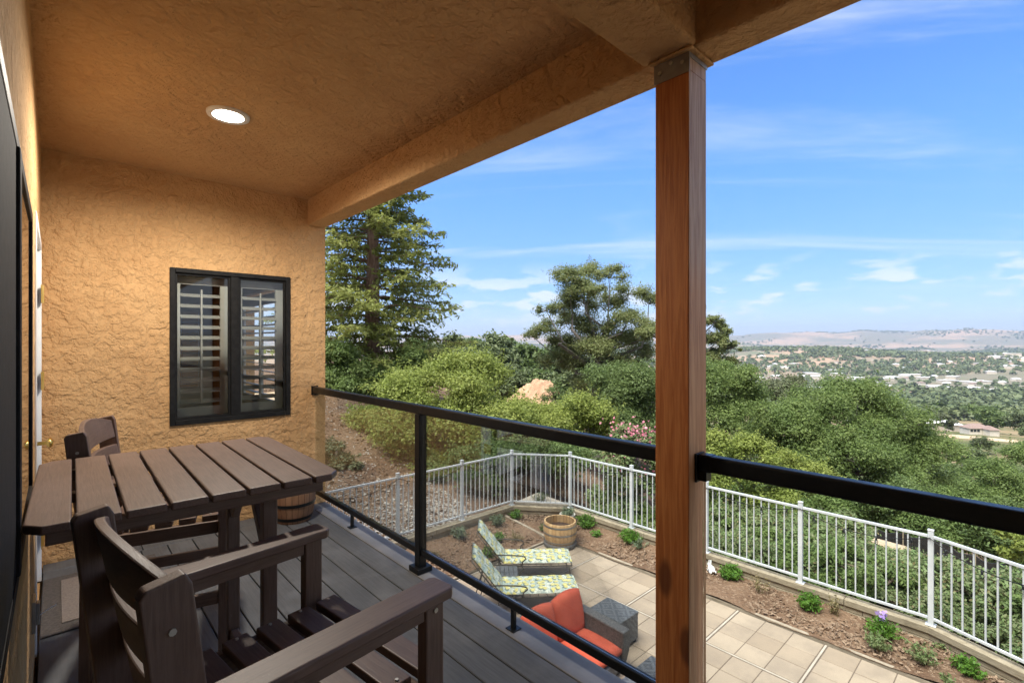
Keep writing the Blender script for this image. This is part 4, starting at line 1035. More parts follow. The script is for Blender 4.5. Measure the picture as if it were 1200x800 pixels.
def shaped(u, dist, pts, m, n, leaf, seed, name, label, cat, tr=.2, sub=7, bark='greybark', group=None, shell=.28, subf=.48, rag=.2, th=None, sz=1.0):
    """crown clumps given as (photo column, height above eye, radius, depth offset) around a trunk at (u, dist)"""
    loc = P(u, dist); cl = []
    for (uu, z, rr, dd) in pts:
        x, y = ang(uu, dist+dd); cl.append((x-loc[0], y-loc[1], z-loc[2], rr))
    h = min(c[2]-c[3]*.3 for c in cl)
    return broad_tree(name, loc, cl, max(.4, th if th else h*.5), tr, n, leaf, m, M[bark], label, cat, seed, group, sub=sub, shell=shell, subf=subf, rag=rag)
def zv(v, d): return (400-v)*d/F
# bright bush mass along the slope, left and centre
D = 17
shaped(520, D, [(500, zv(470, D), 1.5, 0), (550, zv(452, D), 1.5, .4), (470, zv(500, D), 1.3, -1), (520, zv(505, D), 1.5, -.8), (575, zv(485, D), 1.4, -.4), (605, zv(497, D), 1.1, .3), (480, zv(535, D), .95, -1.6), (440, zv(500, D), 1.0, 0)],
       M['lime'], 90000, .05, 21, 'large_bush', 'big lime green bush filling the slope below the redwood', 'bush', .13, 8)
shaped(640, 18, [(632, zv(503, 18), 1.2, 0), (675, zv(492, 18), 1.2, .4), (600, zv(505, 18), 1.2, -.6), (645, zv(515, 18), 1.2, -.8), (690, zv(505, 18), 1.0, 0)],
       M['lime'], 50000, .048, 22, 'large_bush', 'lime green bush behind the corner of the white fence', 'bush', .12, 8)
shaped(575, 14.2, [(560, zv(545, 14.2), .9, 0), (600, zv(540, 14.2), .9, .3), (520, zv(560, 14.2), .8, .3), (635, zv(545, 14.2), .85, .6), (665, zv(550, 14.2), .8, .8)],
       M['oak'], 30000, .042, 23, 'low_bush', 'darker low bush close behind the far corner of the white fence', 'bush', .08, 8)
shaped(395, 13.5, [(388, zv(540, 13.5), .55, 0), (402, zv(548, 13.5), .5, .1)], M['olive'], 5000, .05, 24, 'low_bush', 'small grey green bush on bare soil beside the house corner', 'bush', .05, 8)
shaped(400, 22, [(385, zv(425, 22), 1.3, 0), (420, zv(440, 22), 1.4, .5), (395, zv(458, 22), 1.2, -.5), (450, zv(455, 22), 1.3, 0), (490, zv(438, 22), 1.3, 1.5)],
       M['oakb'], 36000, .062, 25, 'large_bush', 'green bush around the foot of the redwood trunk', 'bush', .12, 7)
# airy oak in the centre with visible limbs
D = 30
g_ = random.Random(9); pts_ = []
for uu, vv_, ww in [(640, 388, 1), (655, 360, 1), (665, 332, 1), (690, 322, 1.1), (715, 330, 1), (738, 345, 1), (760, 355, .9), (690, 350, 1.3), (712, 365, 1.3), (672, 378, 1.2), (735, 378, 1.1), (700, 392, 1.3), (660, 405, 1), (725, 405, 1.2), (690, 415, 1.3), (758, 388, .8), (640, 365, .7), (678, 345, 1), (625, 395, .6), (745, 415, 1.1), (712, 432, 1.2), (675, 435, 1.2), (735, 430, 1.2), (655, 425, 1.1), (700, 410, 1.2), (720, 448, 1.2), (690, 450, 1.1), (748, 400, 1.0)]:
    pts_.append((uu, zv(vv_, D), 1.05*ww, g_.uniform(-1.4, 1.4)))
shaped(700, D, pts_, M['sparse'], 115000, .056, 31, 'oak_tree', 'tall airy oak with bare limbs showing left of the timber post', 'oak tree', .30, 6, shell=.1, subf=.5, rag=.35, th=3.0)
shaped(790, 27, [(770, zv(395, 27), 1.1, 0), (800, zv(372, 27), 1.2, 0), (838, zv(402, 27), .8, 0), (850, zv(425, 27), .7, .5), (858, zv(408, 27), .55, .2), (846, zv(388, 27), .6, .2), (838, zv(378, 27), .55, .2), (835, zv(420, 27), .9, .2), (790, zv(425, 27), 1.3, 0), (845, zv(395, 27), .45, 0)],
       M['sparse'], 34000, .058, 32, 'oak_tree', 'sparse oak mostly behind the timber post with twigs reaching right', 'oak tree', .28, 8, shell=.25, subf=.34, rag=.3, th=2.5)
D = 24
shaped(730, D, [(700, zv(460, D), 1.5, 0), (740, zv(455, D), 1.5, .5), (770, zv(480, D), 1.6, 0), (720, zv(495, D), 1.5, -.6), (680, zv(482, D), 1.2, .6), (760, zv(515, D), 1.4, -1), (650, zv(470, D+3), .9, 3)],
       M['oak'], 60000, .058, 33, 'oak_tree', 'low dense oak in front of the airy one, left of the timber post', 'oak tree', .2, 8)
D = 21
shaped(850, D, [(835, zv(460, D), 1.25, 0), (862, zv(442, D), 1.0, .4), (870, zv(475, D), 1.3, 0), (838, zv(498, D), 1.3, -.4), (820, zv(440, D), 1.1, .3)],
       M['oakb'], 42000, .052, 34, 'oak_tree', 'green oak just right of the timber post', 'oak tree', .2, 8)
# the broad oak right of centre
D = 24
shaped(1000, D, [(920, zv(500, D), 1.8, 0), (960, zv(482, D), 1.8, .6), (1005, zv(474, D), 1.7, .6), (1045, zv(497, D), 1.6, .4), (1080, zv(530, D), 1.5, .4), (935, zv(545, D), 1.8, -1), (990, zv(530, D), 2.0, -1.4), (1040, zv(560, D), 1.8, -1), (1090, zv(575, D), 1.4, 0), (890, zv(520, D), 1.3, .3), (950, zv(510, D), 1.6, 0), (985, zv(505, D), 1.7, -.3), (1015, zv(525, D), 1.6, 0), (960, zv(560, D), 1.5, .3), (1060, zv(540, D), 1.3, .2), (975, zv(585, D), 1.7, -1.8), (1030, zv(605, D), 1.5, -1.5), (905, zv(580, D), 1.4, -1)],
       M['oakb'], 175000, .056, 41, 'oak_tree', 'broad rounded green oak on the slope right of the timber post', 'oak tree', .38, 8, th=2.2)
shaped(900, 32, [(895, zv(462, 32), 1.3, 0), (925, zv(458, 32), 1.4, 1), (870, zv(470, 32), 1.2, 1)], M['olive'], 22000, .07, 42, 'oak_tree', 'greyer oak showing behind the broad rounded oak', 'oak tree', .25, 7)
D = 27
shaped(1160, D, [(1130, zv(585, D), 1.5, 0), (1165, zv(565, D), 1.5, .6), (1200, zv(590, D), 1.7, 0), (1150, zv(620, D), 1.6, -.8), (1215, zv(550, D), 1.4, 2), (1100, zv(615, D), 1.4, -.4), (1190, zv(640, D), 1.5, -1)],
       M['oakb'], 62000, .06, 43, 'oak_tree', 'green oak at the right edge below the pink roofed house', 'oak tree', .28, 8)
D = 19.5
for i_, (uu, vv_) in enumerate(((870, 590), (925, 600), (985, 598), (1050, 600), (1110, 612), (1170, 628))):
    dd = D-.35*i_*1.6
    shaped(uu, dd, [(uu-22, zv(vv_, dd), .95, 0), (uu+18, zv(vv_+4, dd), 1.0, .3), (uu-4, zv(vv_+22, dd), .9, -.5), (uu+4, zv(vv_-16, dd), .8, .5)], M['oak'] if i_ % 2 else M['oakb'], 15000, .05, 400+i_, 'low_bush',
           ('low green bush under the oaks, first right of the timber post', 'low green bush under the oaks, second right of the timber post', 'low green bush beneath the middle of the broad oak', 'low green bush beyond the silt fence below the broad oak', 'low green bush behind the angled end of the fence', 'low green bush under the railing at the right edge')[i_], 'bush', .06, 8)
# bright yellow green shrubs between fence and oaks
D = 14.5
shaped(880, D, [(850, zv(525, D), .75, 0), (880, zv(535, D), .75, 0), (915, zv(550, D), .7, 0), (945, zv(560, D), .65, .2), (865, zv(560, D), .75, -.3), (900, zv(585, D), .8, -.4), (835, zv(565, D), .7, 0)],
       M['lime'], 26000, .042, 44, 'large_bush', 'yellow green bush above the fence right of the timber post', 'bush', .07, 8, shell=.2, rag=.25)
shaped(1195, 11.5, [(1190, zv(635, 11.5), .45, 0), (1215, zv(620, 11.5), .5, 0)], M['lime'], 3500, .05, 45, 'low_bush', 'small yellow green bush at the right edge above the railing', 'bush', .05, 8)
shaped(745, 13.3, [(735, zv(515, 13.3), .5, 0), (760, zv(520, 13.3), .5, 0), (720, zv(540, 13.3), .6, 0), (770, zv(545, 13.3), .6, -.2), (750, zv(570, 13.3), .7, -.3)],
       M['shrubd'], 9000, .05, 46, 'oleander', 'pink flowering oleander behind the fence left of the timber post', 'flowering bush', .05, 8)
def petals():
    ol = [o for o in bpy.data.objects if o.name.startswith('oleander')][0]; r = np.random.RandomState(6); C = []
    for uu, v, s, n in ((735, 503, .42, 90), (752, 508, .35, 60), (722, 520, .4, 24), (755, 545, .6, 34)):
        x, y = ang(uu, 12.9); c = np.array([x-ol.location.x, y-ol.location.y, zv(v, 12.9)-ol.location.z]); C.append(c+r.randn(n, 3)*np.array([s*.7, s*.7, s*.35]))
    C = np.vstack(C); Nn = r.randn(len(C), 3); Nn /= np.linalg.norm(Nn, axis=1)[:, None]
    np_mesh('blossom', quads(C, Nn, .035, .8, r), 4, M['pink'], ol)
petals()
# shrubs on the slope just outside the right run of the fence
def slope_shrubs():
    protos = []
    for k in range(4):
        r = np.random.RandomState(60+k); cl = crown_clumps(r, .62, .75, .12, 12, .3, .45)
        lab = ['leafy', 'leafy', 'leafy', 'leafy'][k]
        protos.append(broad_tree('shrub', (0, 0, 0), cl, .2, .03, 10500, .025, M['shrubd'] if k != 2 else M['oakb'], M['bark'], 'x', 'shrub', 70+k, 'shrubs on the slope outside the fence', sub=6, shell=.2, rag=.25))
    spots = []; g = random.Random(12)
    y = -3.2
    while y < 8.5:
        x = 10.35+max(0, 1.2-y)*-.30; lim = 11.5+max(0, y+.8)*.7 if y < 3.2 else 14.5
        while x < lim:
            spots.append((x+g.uniform(-.2, .2), y+g.uniform(-.25, .25))); x += .92*(1+.03*(x-10))
        y += .92
    used = [0]*4; names = []
    order = sorted(range(len(spots)), key=lambda i: (spots[i][1]))
    for n, i in enumerate(order):
        x, y = spots[i]; k = n % 4
        o = protos[k] if used[k] == 0 else copy_tree(protos[k]); used[k] += 1
        s = g.uniform(.95, 1.3)*(1 if x < 11 else 1.2); o.location = (x, y, gzf(x, y)-.03); o.scale = (s, s, s*g.uniform(.9, 1.15)*(1 if x < 11.2 or y > 3 else .72)); o.rotation_euler = (0, 0, g.uniform(0, 6.28))
        row = 'against the white fence' if x < 11.0 else ('midway down the slope' if x < 13 else 'near the dirt path')
        where = 'beyond the angled fence end' if y < .6 else ('between two right fence posts' if y < 2.8 else ('just right of the timber post' if y < 4.3 else 'left of the timber post'))
        o['label'] = ('leafy', 'brownish', 'bright green', 'dull green')[k]+' shrub '+where+', '+row
slope_shrubs()
# beds: small plants
def spiky(name, loc, h, w, n, m, label, cat, seed, group=None, flowers=None, size=.02):
    r = np.random.RandomState(seed); C = []; 
    o = empty(name, loc, 0, label, cat, group)
    k = max(5, n//16); st = MB(); pts = []
    for i in range(k):
        a = r.rand()*6.28; q = r.rand()**.6; tip = np.array([math.cos(a)*w*q, math.sin(a)*w*q, h*(1-.45*q*q)*r.uniform(.75, 1.1)])
        st.tube([(tip[0]*.15, tip[1]*.15, -.02), tuple(tip*np.array([.6, .6, .55])), tuple(tip)], [.004, .003, .0015], 4, False)
        for _ in range(16): t = r.uniform(.3, 1.05); pts.append(tip*np.array([t**.8, t**.8, t])+r.randn(3)*.018)
    st.build('stem', M['dry'], o, fix=False)
    C = np.array(pts); Nn = r.randn(len(C), 3)*.6+np.array([0, 0, .5]); Nn /= np.linalg.norm(Nn, axis=1)[:, None]
    np_mesh('foliage', quads(C, Nn, size, .42, r, droop=-.8), 4, m, o)
    if flowers:
        C2 = np.array([p for p in pts if p[2] > h*.8][:24])+np.array([0, 0, h*.25]); 
        if len(C2): Nn = r.randn(len(C2), 3); Nn /= np.linalg.norm(Nn, axis=1)[:, None]; np_mesh('flower', quads(C2, Nn, .03, .8, r), 4, flowers, o)
    return o
BZf = lambda x, y: ZP+.04+.03*min(1, max(0, x-8.4))+.03*min(1.4, max(0, y-7.6))
beds = [
    ('green_plant', 9.15, 3.86, .24, .22, 1400, 'bedgreen', 'bright green cushion plant just right of the timber post below the fence'),
    ('dry_plant', 8.98, 3.30, .34, .17, 160, 'dry', 'thin dry plant between the cushion plants right of the timber post'),
    ('green_plant', 8.98, 2.52, .30, .20, 1100, 'bedgreen', 'bright green plant in the bed under the middle right fence post'),
    ('dry_plant', 9.12, 2.22, .34, .14, 220, 'dry', 'upright tan dry stems beside a bright green plant under the fence'),
    ('flowering_plant', 9.0, 1.55, .26, .23, 1200, 'bedgreen', 'bright green plant with a violet flower beneath the angled fence corner'),
    ('green_plant', 8.62, 1.56, .20, .17, 500, 'shrubd', 'olive green plant just below the violet flowering plant'),
    ('herb_plant', 8.72, 1.06, .24, .24, 420, 'shrubd', 'straggly green herb in the bed near the fence corner'),
    ('green_plant', 8.80, .63, .22, .19, 1000, 'bedgreen', 'bright green plant nearest the lower right corner of the photo'),
    ('green_plant', 8.38, .78, .10, .14, 160, 'shrubd', 'very small dark green plant at the patio edging on the right'),
    ('grey_plant', 8.35, -.02, .42, .3, 420, 'lav', 'tall grey green plant at the lower right edge below the fence'),
    ('green_plant', 9.18, 6.05, .27, .27, 1500, 'bedgreen', 'bright green cushion plant left of the timber post under the fence'),
    ('green_plant', 8.85, 6.72, .18, .13, 320, 'bedgreen', 'small fresh green plant right of the half barrel'),
    ('grey_plant', 9.05, 5.72, .2, .2, 220, 'lav', 'sparse grey plant beside the timber post in the bed'),
    ('green_plant', 9.15, 7.25, .30, .26, 1300, 'bedgreen', 'bright green plant directly behind the half barrel'),
    ('green_plant', 8.28, 8.75, .22, .16, 500, 'bedgreen', 'small fresh green plant under the far corner of the fence'),
    ('grey_plant', 7.65, 8.72, .28, .22, 700, 'lav', 'grey herb tuft under the far corner fence post'),
    ('grey_plant', 6.55, 8.75, .26, .22, 600, 'lav', 'grey herb tuft at the foot of the left fence run'),
    ('green_plant', 7.12, 8.05, .22, .15, 380, 'bedgreen', 'fresh green plant left of the crossing board'),
    ('dry_plant', 7.42, 7.85, .22, .2, 240, 'dry', 'dry brown plant left of the crossing board'),
    ('herb_plant', 8.32, 7.78, .2, .17, 260, 'shrubd', 'thin herb between the crossing board and the half barrel'),
    ('green_plant', 6.45, 7.62, .22, .16, 420, 'bedgreen', 'fresh green plant just behind the far lounger'),
    ('dry_plant', 5.6, 8.35, .14, .2, 260, 'dry', 'flat dry plant in the mulch at the left part of the bed'),
]
for i, (nm, x, y, h, w, n, mm, lab) in enumerate(beds):
    spiky(nm, (x, y, BZf(x, y)), h, w, n, M[mm], lab, nm.replace('_', ' '), 100+i, 'small plants in the mulched bed', M['violet'] if nm == 'flowering_plant' else None, .026 if mm != 'dry' else .02)
pt = empty('potted_plant', (9.02, 7.72, BZf(9, 7.7)), 0, 'pale round pot with trailing greenery behind the half barrel', 'potted plant')
MB().lathe([(.001, 0), (.12, 0), (.17, .10), (.18, .20), (.19, .215), (.19, .235), (.165, .235), (.15, .2), (.001, .2)], (0,0,0), 24).build('pot', M['pot'], pt, smooth=False)
r_ = np.random.RandomState(3); np_mesh('foliage', clump_leaves([(0, 0, .27, .13), (.1, .05, .24, .1), (-.1, -.04, .25, .1)], 700, .028, r_, .4, .2), 4, M['lav'], pt)
sp = spiky('grey_plant', (9.15, 8.75, -4.12), .2, .24, 500, M['lav'], 'grey green plant on the corner slab outside the fence', 'grey plant', 140)
# little white rabbit ornament
def rabbit():
    o = empty('rabbit_ornament', (9.12, 4.22, BZf(9.1, 4.2)), R(50), 'small white rabbit ornament in the bed beside the timber post', 'garden ornament')
    mb = MB(); 
    def blob(c, rx, ry, rz, n=12):
        prof = [(math.sin(math.pi*k/8), -math.cos(math.pi*k/8)) for k in range(9)]
        vs = [(c[0]+rx*r*math.cos(2*math.pi*j/n), c[1]+ry*r*math.sin(2*math.pi*j/n), c[2]+rz*z) for r, z in prof for j in range(n)]
        mb.add(vs, [(i*n+j, i*n+(j+1) % n, (i+1)*n+(j+1) % n, (i+1)*n+j) for i in range(8) for j in range(n)])
    blob((0, 0, .065), .10, .06, .065); blob((.085, 0, .115), .045, .036, .04); blob((.06, .018, .17), .018, .01, .045); blob((.06, -.018, .17), .018, .01, .045)
    blob((-.105, 0, .07), .022, .022, .022); blob((.07, .03, .015), .04, .016, .016); blob((.07, -.03, .015), .04, .016, .016); blob((-.05, .045, .03), .05, .022, .03); blob((-.05, -.045, .03), .05, .022, .03)
    ob = mb.build('body', M['white'], o, smooth=True)
    rm = ob.modifiers.new('remesh', 'REMESH'); rm.mode = 'VOXEL'; rm.voxel_size = .006; rm.use_smooth_shade = True
rabbit()
# black silt fence by the path
def silt():
    o = empty('silt_fence', (13, 4, gzf(13, 4)), 0, 'low black fabric silt fence along the far side of the dirt path', 'silt fence')
    pts = [(21.7, 6.2), (19.7, 3.7), (17.8, 1.8), (16.0, .3), (14.2, -.9)]; mb = MB(); vs = []; K = 0; g = random.Random(2)
    stk = MB()
    for a, b in zip(pts[:-1], pts[1:]):
        for k in range(8):
            t = k/8; x, y = a[0]+(b[0]-a[0])*t+g.uniform(-.03, .03), a[1]+(b[1]-a[1])*t; z = gzf(x, y)
            h = .42+.05*math.sin(k*2.1); vs += [(x-13, y-4, z-.1-o.location.z), (x-13-.03, y-4, z+h-o.location.z), (x-13+.01, y-4, z+h-o.location.z), (x-13+.04, y-4, z-.1-o.location.z)]; K += 1
            if k % 4 == 0: stk.box(x-13-.05, y-4-.015, z-.1-o.location.z, x-13-.031, y-4+.015, z+.55-o.location.z)
    fs = [(i*4+j, i*4+(j+1) % 4, (i+1)*4+(j+1) % 4, (i+1)*4+j) for i in range(K-1) for j in range(4)]
    mb.add(vs, fs).build('fabric', M['silt'], o); stk.build('stake', M['timber'], o)
silt()
# bare orange earth bank beyond the bushes
def bank():
    r = np.random.RandomState(4); n = 70; X, Y = np.meshgrid(np.linspace(-1, 1, n), np.linspace(-1, 1, n), indexing='ij')
    x0, y0 = ang(632, 44); T = math.radians(-43)
    hgt = 1.5*np.exp(-((X+.5)/.42)**2-(Y/.6)**2)+2.1*np.exp(-((X-.35)/.36)**2-(Y/.55)**2)+1.0*np.exp(-((X-.0)/.3)**2-((Y+.1)/.5)**2)
    for k in range(5): hgt = hgt+(.34*.68**k)*np.sin(X*(5*1.9**k)+r.rand()*6)*np.cos(Y*(4*1.9**k)+r.rand()*6)*np.clip(hgt, 0, 1)
    lx, ly = X*2.9, Y*2.2; x = x0+lx*math.cos(T)-ly*math.sin(T); y = y0+lx*math.sin(T)+ly*math.cos(T)
    z = -5.05+hgt*.85-.4
    V = np.stack([x, y, z], -1).reshape(-1, 3); mb = MB(); mb.v = [tuple(p) for p in V]; mb.f = [(i*n+j, (i+1)*n+j, (i+1)*n+j+1, i*n+j+1) for i in range(n-1) for j in range(n-1)]
    tag(mb.build('earth_mound', M['bank'], smooth=True), 'bare orange earth mound beyond the lime green bushes', kind='structure')
bank()

# middle distance: individual trees from shared crowns
def mid_trees():
    protos = []
    for k in range(7):
        r = np.random.RandomState(200+k); w = [1.0, 1.15, .85, 1.0, .9, 1.2, .8][k]
        cl = crown_clumps(r, w, [1.5, 1.4, 2.0, 1.6, 1.9, 1.35, 1.8][k], .5, 15, .28, .46)
        m = M[['forest', 'oak', 'forest', 'oakb', 'oak', 'forest', 'olive'][k]]
        protos.append(broad_tree('valley_tree', (0, 0, -500), cl, .55, .07, 4200, .075, m, M['greybark'], 'x', 'tree', 210+k, None, twigs=False, sub=6, shell=.55, subf=.5))
    used = [0]*7; g = random.Random(31)
    def put(u, dist, h, k=None, lab=None, grp='trees between the yard and the valley'):
        k = g.choice((0, 0, 1, 2, 3, 4, 5)) if k is None else k
        o = protos[k] if used[k] == 0 else copy_tree(protos[k]); used[k] += 1
        x, y = ang(u, dist); s = h/2.3; o.location = (x, y, gzf(x, y)-.15*s); o.scale = (s*g.uniform(.9, 1.2), s*g.uniform(.9, 1.2), s); o.rotation_euler = (0, 0, g.uniform(0, 6.28))
        tone = ('dark green', 'mid green', 'tall dark green', 'bright green', 'green', 'broad dark green', 'grey green')[k]; size = 'small' if h < 5.5 else ('medium' if h < 8 else 'large')
        if grp.startswith('trees in the wood'): where = 'behind the lime bushes near the redwood' if u < 560 else ('above the bare earth mound' if u < 640 else ('behind the airy oak' if u < 740 else 'behind the timber post')); lab = tone+' tree in the wood '+where+(', in front' if dist < 60 else (', far back' if dist > 90 else ''))
        elif lab.startswith('rounded'): where = 'behind the timber post' if u < 890 else ('behind the broad oak' if u < 1080 else ('below the pink roofed house' if u < 1190 else 'at the right edge')); lab = size+' '+tone+' tree on the valley slope '+where+(', nearer' if dist < 130 else ', farther')
        o['label'] = lab; o['group'] = grp
    # wooded ridge seen between redwood and airy oak
    for i in range(70):
        u = 470+g.random()*330; d = g.uniform(48, 120); v = 404+g.uniform(0, 40)-(10 if u < 580 else 0); d = max(d, 48)
        x, y = ang(u, d); gr = gzf(x, y); top = (400-v)*d/F; h = top-gr
        if u > 590 and u < 665 and d < 60: continue
        if 3 < h < 14: put(u, d, h, g.choice((0, 0, 2, 1, 5)), 'dark green tree in the wood between the redwood and the airy oak', 'trees in the wood behind the lime bushes')
    for i in range(26):
        u = 480+i*7.2+g.uniform(-3, 3); d = g.uniform(62, 85); x, y = ang(u, d); top = (400-(393+g.uniform(-3, 5)+(10 if u > 590 else 0)))*d/F
        put(u, d, top-gzf(x, y), g.choice((0, 2, 4)), 'dark green tree in the wood between the redwood and the airy oak', 'trees in the wood behind the lime bushes')
    for i in range(9):
        u = 585+i*11; x, y = ang(u, 52); put(u, 52, (400-g.uniform(418, 428))*52/F-gzf(x, y), g.choice((0, 1, 5)), 'dark green tree in the wood between the redwood and the airy oak', 'trees in the wood behind the lime bushes')
    # slope towards the house with the pink roof
    n = 0
    while n < 130:
        u = 800+g.random()*470; d = math.exp(g.uniform(math.log(45), math.log(420)))
        th = u; x, y = ang(u, d); gr = gzf(x, y); v = 400-gr*F/d
        if v < 462: continue
        if 1075 < u < 1185 and 150 < d < 186: continue      # clearing below the house
        if 1090 < u < 1190 and 60 < d < 186 and v > 535 and d < 150 and u > 9999: continue
        top = (400-{True: 478, False: 520}[d > 150])*d/F
        h = g.uniform(5.5, 9.0) if d > 120 else g.uniform(4, 6)
        vt = 400-(gr+h)*F/d
        if 1080 < u < 1190 and vt < 519 and d < 235: continue
        if u > 1090 and vt < 470: continue
        put(u, d, h, None, 'rounded green tree on the slope between the broad oak and the valley', 'trees on the slope above the valley'); n += 1
    # trees framing the house
    put(1055, 196, 13, 5, 'big dark rounded oak left of the pink roofed house') if False else None
    put(1150-8, 214, 10, 0, 'dark oak directly behind the pink roofed house', None) if False else None
    put(1161, 214, 15, 1, 'big dark rounded oak right behind the pink roofed house'); put(1196, 200, 12, 0, 'dark oak to the right of the pink roofed house')
    put(1108, 184, 9, 6, 'greyish tree in front of the left end of the pink roofed house'); put(1085, 215, 12, 0, 'dark tree left of the pink roofed house')
    put(1150, 118, 5.5, 5, 'dark low oak in front of the tan clearing'); put(1110, 112, 5, 0, 'second dark low oak left of the one before the clearing')
    for k in range(7):
        if used[k] == 0: 
            for c in kids(protos[k]): bpy.data.objects.remove(c)
            bpy.data.objects.remove(protos[k])
mid_trees()

# far houses
def gable_house(loc, rz, w, d, h, rh, label, wall, roof, name='house', group=None, wins=5, wing=True):
    o = empty(name, loc, rz, label, 'house', group)
    def hip(mb, x0, y0, x1, y1, z, rh):
        e = .6; q = min(x1-x0, y1-y0)/2
        lx = (x1-x0) >= (y1-y0)
        a = [(x0-e, y0-e, z), (x1+e, y0-e, z), (x1+e, y1+e, z), (x0-e, y1+e, z)]
        r = [(x0+q, (y0+y1)/2, z+rh), (x1-q, (y0+y1)/2, z+rh)] if lx else [((x0+x1)/2, y0+q, z+rh), ((x0+x1)/2, y1-q, z+rh)]
        fs = [(0,1,5,4),(1,2,5),(2,3,4,5),(3,0,4),(3,2,1,0)] if lx else [(0,1,4),(1,2,5,4),(2,3,5),(3,0,4,5),(3,2,1,0)]
        mb.add(a+r, fs)
    mb = MB().box(-w/2, -d/2, -1.5, w/2, d/2, h)
    if wing: mb.box(w/2-d*.7, -d/2-5, -1.5, w/2, -d/2-.003, h)
    mb.build('wall', wall, o)
    rb = MB(); hip(rb, -w/2, -d/2, w/2, d/2, h+.02, rh)
    if wing: hip(rb, w/2-d*.7, -d/2-5, w/2, -d/2+2, h+.03, rh*.8)
    rb.build('roof', roof, o)
    for k in range(wins):
        x = -w/2+w*(k+.6)/(wins+1.5)
        if wing and x > w/2-d*.7-1: break
        MB().box(x-.7, -d/2-.05, .9, x+.7, -d/2-.004, 2.2).build('window', M['darkpane'], o)
    return o
x, y = ang(1143, 192); gable_house((x, y, gzf(x, y)+.6), R(-48), 11.5, 7, 2.6, 2.0, 'low cream house with a pink tiled roof beside the tan clearing', M['housew'], M['roof'], 'house').scale = (.68, .68, .8)
x, y = ang(1088, 212); gable_house((x, y, gzf(x, y)+.5), R(-40), 12, 8, 3.0, 2.0, 'house with a dull roof half hidden by trees left of the pink roofed one', M['tanwall'], M['metalroof'], 'house')
x, y = ang(1072, 225); gable_house((x, y, gzf(x, y)+2.5), R(-60), 8, 6, 3.0, 1.6, 'small pale roofed outbuilding left of the half hidden house', M['housew'], M['metalroof'], 'outbuilding', wing=False)
drape('clearing', M['path'], [ang(1072, 168), ang(1105, 160), ang(1145, 155), ang(1200, 148)], 42, .6, 6, label='tan dry clearing in front of the pink roofed house')

def town():
    g = random.Random(77); protos = []
    for k in range(4):
        w, d, h = [(16, 10, 4), (30, 18, 5), (12, 9, 4.5), (42, 20, 6)][k]
        if k in (1, 3):
            o = empty('town_building', (0, 0, -500), 0, 'x', 'building', None); MB().box(-w/2, -d/2, -1, w/2, d/2, h).build('wall', M['tanwall'] if k == 1 else M['housew'], o)
            MB().box(-w/2-.4, -d/2-.4, h+.02, w/2+.4, d/2+.4, h+.7).build('roof', M['metalroof'], o); MB().box(-w*.2, -1.5, h+.72, -w*.05, 1.5, h+2).build('roof_unit', M['metalroof'], o)
        else: o = gable_house((0, 0, -500), 0, w, d, h, 2.4, 'x', M['housew'], M['metalroof'] if k == 0 else M['roof'], 'town_house', None, 3, False); 
        protos.append(o)
    used = [0]*4; n = 0
    while n < 150:
        if n < 95: u = g.choice((g.uniform(875, 1005), g.uniform(1030, 1215))); d = math.exp(g.uniform(math.log(800), math.log(1500)))
        else: u = g.uniform(830, 1215); d = math.exp(g.uniform(math.log(1500), math.log(5200)))
        k = g.choice((0, 1, 1, 2, 3)); o = protos[k] if used[k] == 0 else copy_tree(protos[k]); used[k] += 1
        x, y = ang(u, d); s = 1 if d < 1500 else 1.5; o.location = (x, y, gzf(x, y)+.3); o.scale = (s, s, s); o.rotation_euler = (0, 0, R(g.choice((-40, 50, -10, 20)))+g.uniform(-.1, .1))
        kd = ('small grey roofed house', 'long tan building', 'small reddish roofed house', 'very long cream building')[k]; wh = 'left' if u < 1000 else ('middle' if u < 1110 else 'right')
        if d < 1500: o['label'] = kd+' in the '+wh+' part of the valley town, '+('front row' if d < 950 else ('middle rows' if d < 1200 else 'back rows')); o['group'] = 'pale buildings in the valley town'
        else: o['label'] = 'distant '+kd+' beyond the town, '+wh+(' of the wooded knoll, near side' if d < 2600 else ' below the golden hills'); o['group'] = 'buildings far beyond the valley'
        n += 1
town()
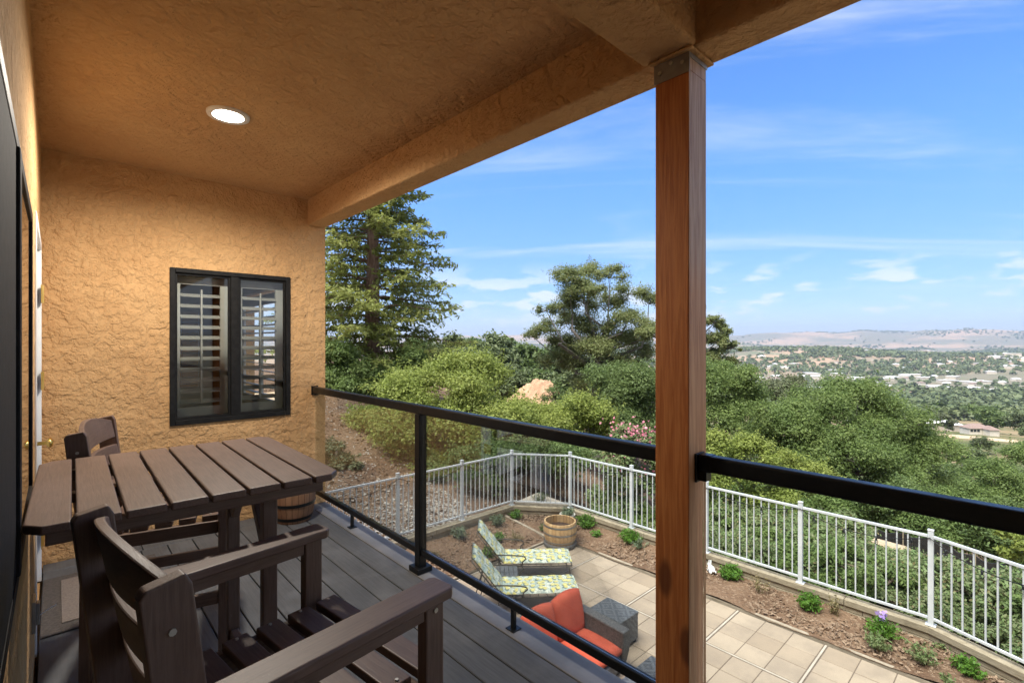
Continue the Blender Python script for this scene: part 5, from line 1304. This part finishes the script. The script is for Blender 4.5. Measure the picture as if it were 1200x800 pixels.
# woods too far to count
def far_wood(name, n, seed, urange, drange, label, smin, smax, m, density):
    r = np.random.RandomState(seed); out = []
    c = 0
    while c < n:
        u = r.uniform(*urange, 4000); d = np.exp(r.uniform(math.log(drange[0]), math.log(drange[1]), 4000))
        a = np.array([math.sin(YAW)*F+math.cos(YAW)*(u-600), math.cos(YAW)*F-math.sin(YAW)*(u-600)])*d/F; x, y = a
        z = gz(x, y); v = 400-z*F/d
        keep = r.rand(4000) < density(u, d, v, x, y)
        for i in np.where(keep)[0][:n-c]: out.append((x[i], y[i], z[i], r.uniform(smin, smax)*(1+.35*(d[i] > 2500)))); c += 1
    out = np.array(out); K = 26
    P0 = np.repeat(out, K, 0); N_ = len(P0); dd = r.randn(N_, 3); dd /= np.linalg.norm(dd, axis=1)[:, None]; dd[:, 2] = np.abs(dd[:, 2])
    C = P0[:, :3]+dd*(P0[:, 3:4]*np.array([.75, .75, .85])*(.75+.35*r.rand(N_, 1)))+np.array([0, 0, 1.0])*P0[:, 3:4]*.35
    Nn = dd+r.randn(N_, 3)*.35; Nn /= np.linalg.norm(Nn, axis=1)[:, None]
    a = r.randn(N_, 3); a -= (a*Nn).sum(1)[:, None]*Nn; a /= np.linalg.norm(a, axis=1)[:, None]; b = np.cross(Nn, a); s = P0[:, 3:4]*(.3+.25*r.rand(N_, 1))
    V = np.stack([C-a*s, C-b*s*.8, C+a*s, C+b*s*.8], 1)
    tag(np_mesh(name, V, 4, m), label, kind='stuff')
def nz(x, y, sc, sd):
    q = np.random.RandomState(sd); o = 0
    for k in range(5):
        th = q.rand()*3.14; o = o+np.sin((x*np.cos(th)+y*np.sin(th))*sc*1.6**k+q.rand()*6)*.8**k
    return o
far_wood('valley_wood', 2600, 301, (560, 1260), (330, 850), 'dark woods covering the near valley floor', 4.5, 8.5, M['forest'],
         lambda u, d, v, x, y: np.where(v < 458, .35, .95)*(nz(x, y, .012, 3) > -1.1))
far_wood('town_trees', 1900, 302, (560, 1260), (850, 1700), 'scattered trees among the valley town', 4.5, 9, M['forest'],
         lambda u, d, v, x, y: .1+.9*(nz(x, y, .006, 5) > .3))
far_wood('hill_wood', 5200, 303, (560, 1260), (1600, 3400), 'dark oak woods on the low hill across the valley', 6, 12, M['forest'],
         lambda u, d, v, x, y: .04+.96*(nz(x, y, .004, 6) > (.1-.8*(u > 980)*(v < 425))))
far_wood('far_trees', 2600, 304, (560, 1260), (3400, 9500), 'specks of trees on the golden hills', 6, 13, M['forest'],
         lambda u, d, v, x, y: .02+.7*(nz(x, y, .0022, 8) > .9))

# ------------------------------------------------------------------ valley haze: one closed box round everything
hz = NT('valley_haze'); hz.N.remove(hz.b); pv = hz.n('VolumePrincipled'); pv.inputs['Color'].default_value = (.66,.78,.98,1); pv.inputs['Density'].default_value = 9.5e-5; pv.inputs['Anisotropy'].default_value = .2
hz.L.new(pv.outputs[0], hz.out.inputs['Volume'])
hb = MB().box(-16000, -16000, -130, 16000, 16000, 420).build('haze', hz.m); tag(hb, 'thin blue haze over the valley', kind='stuff')
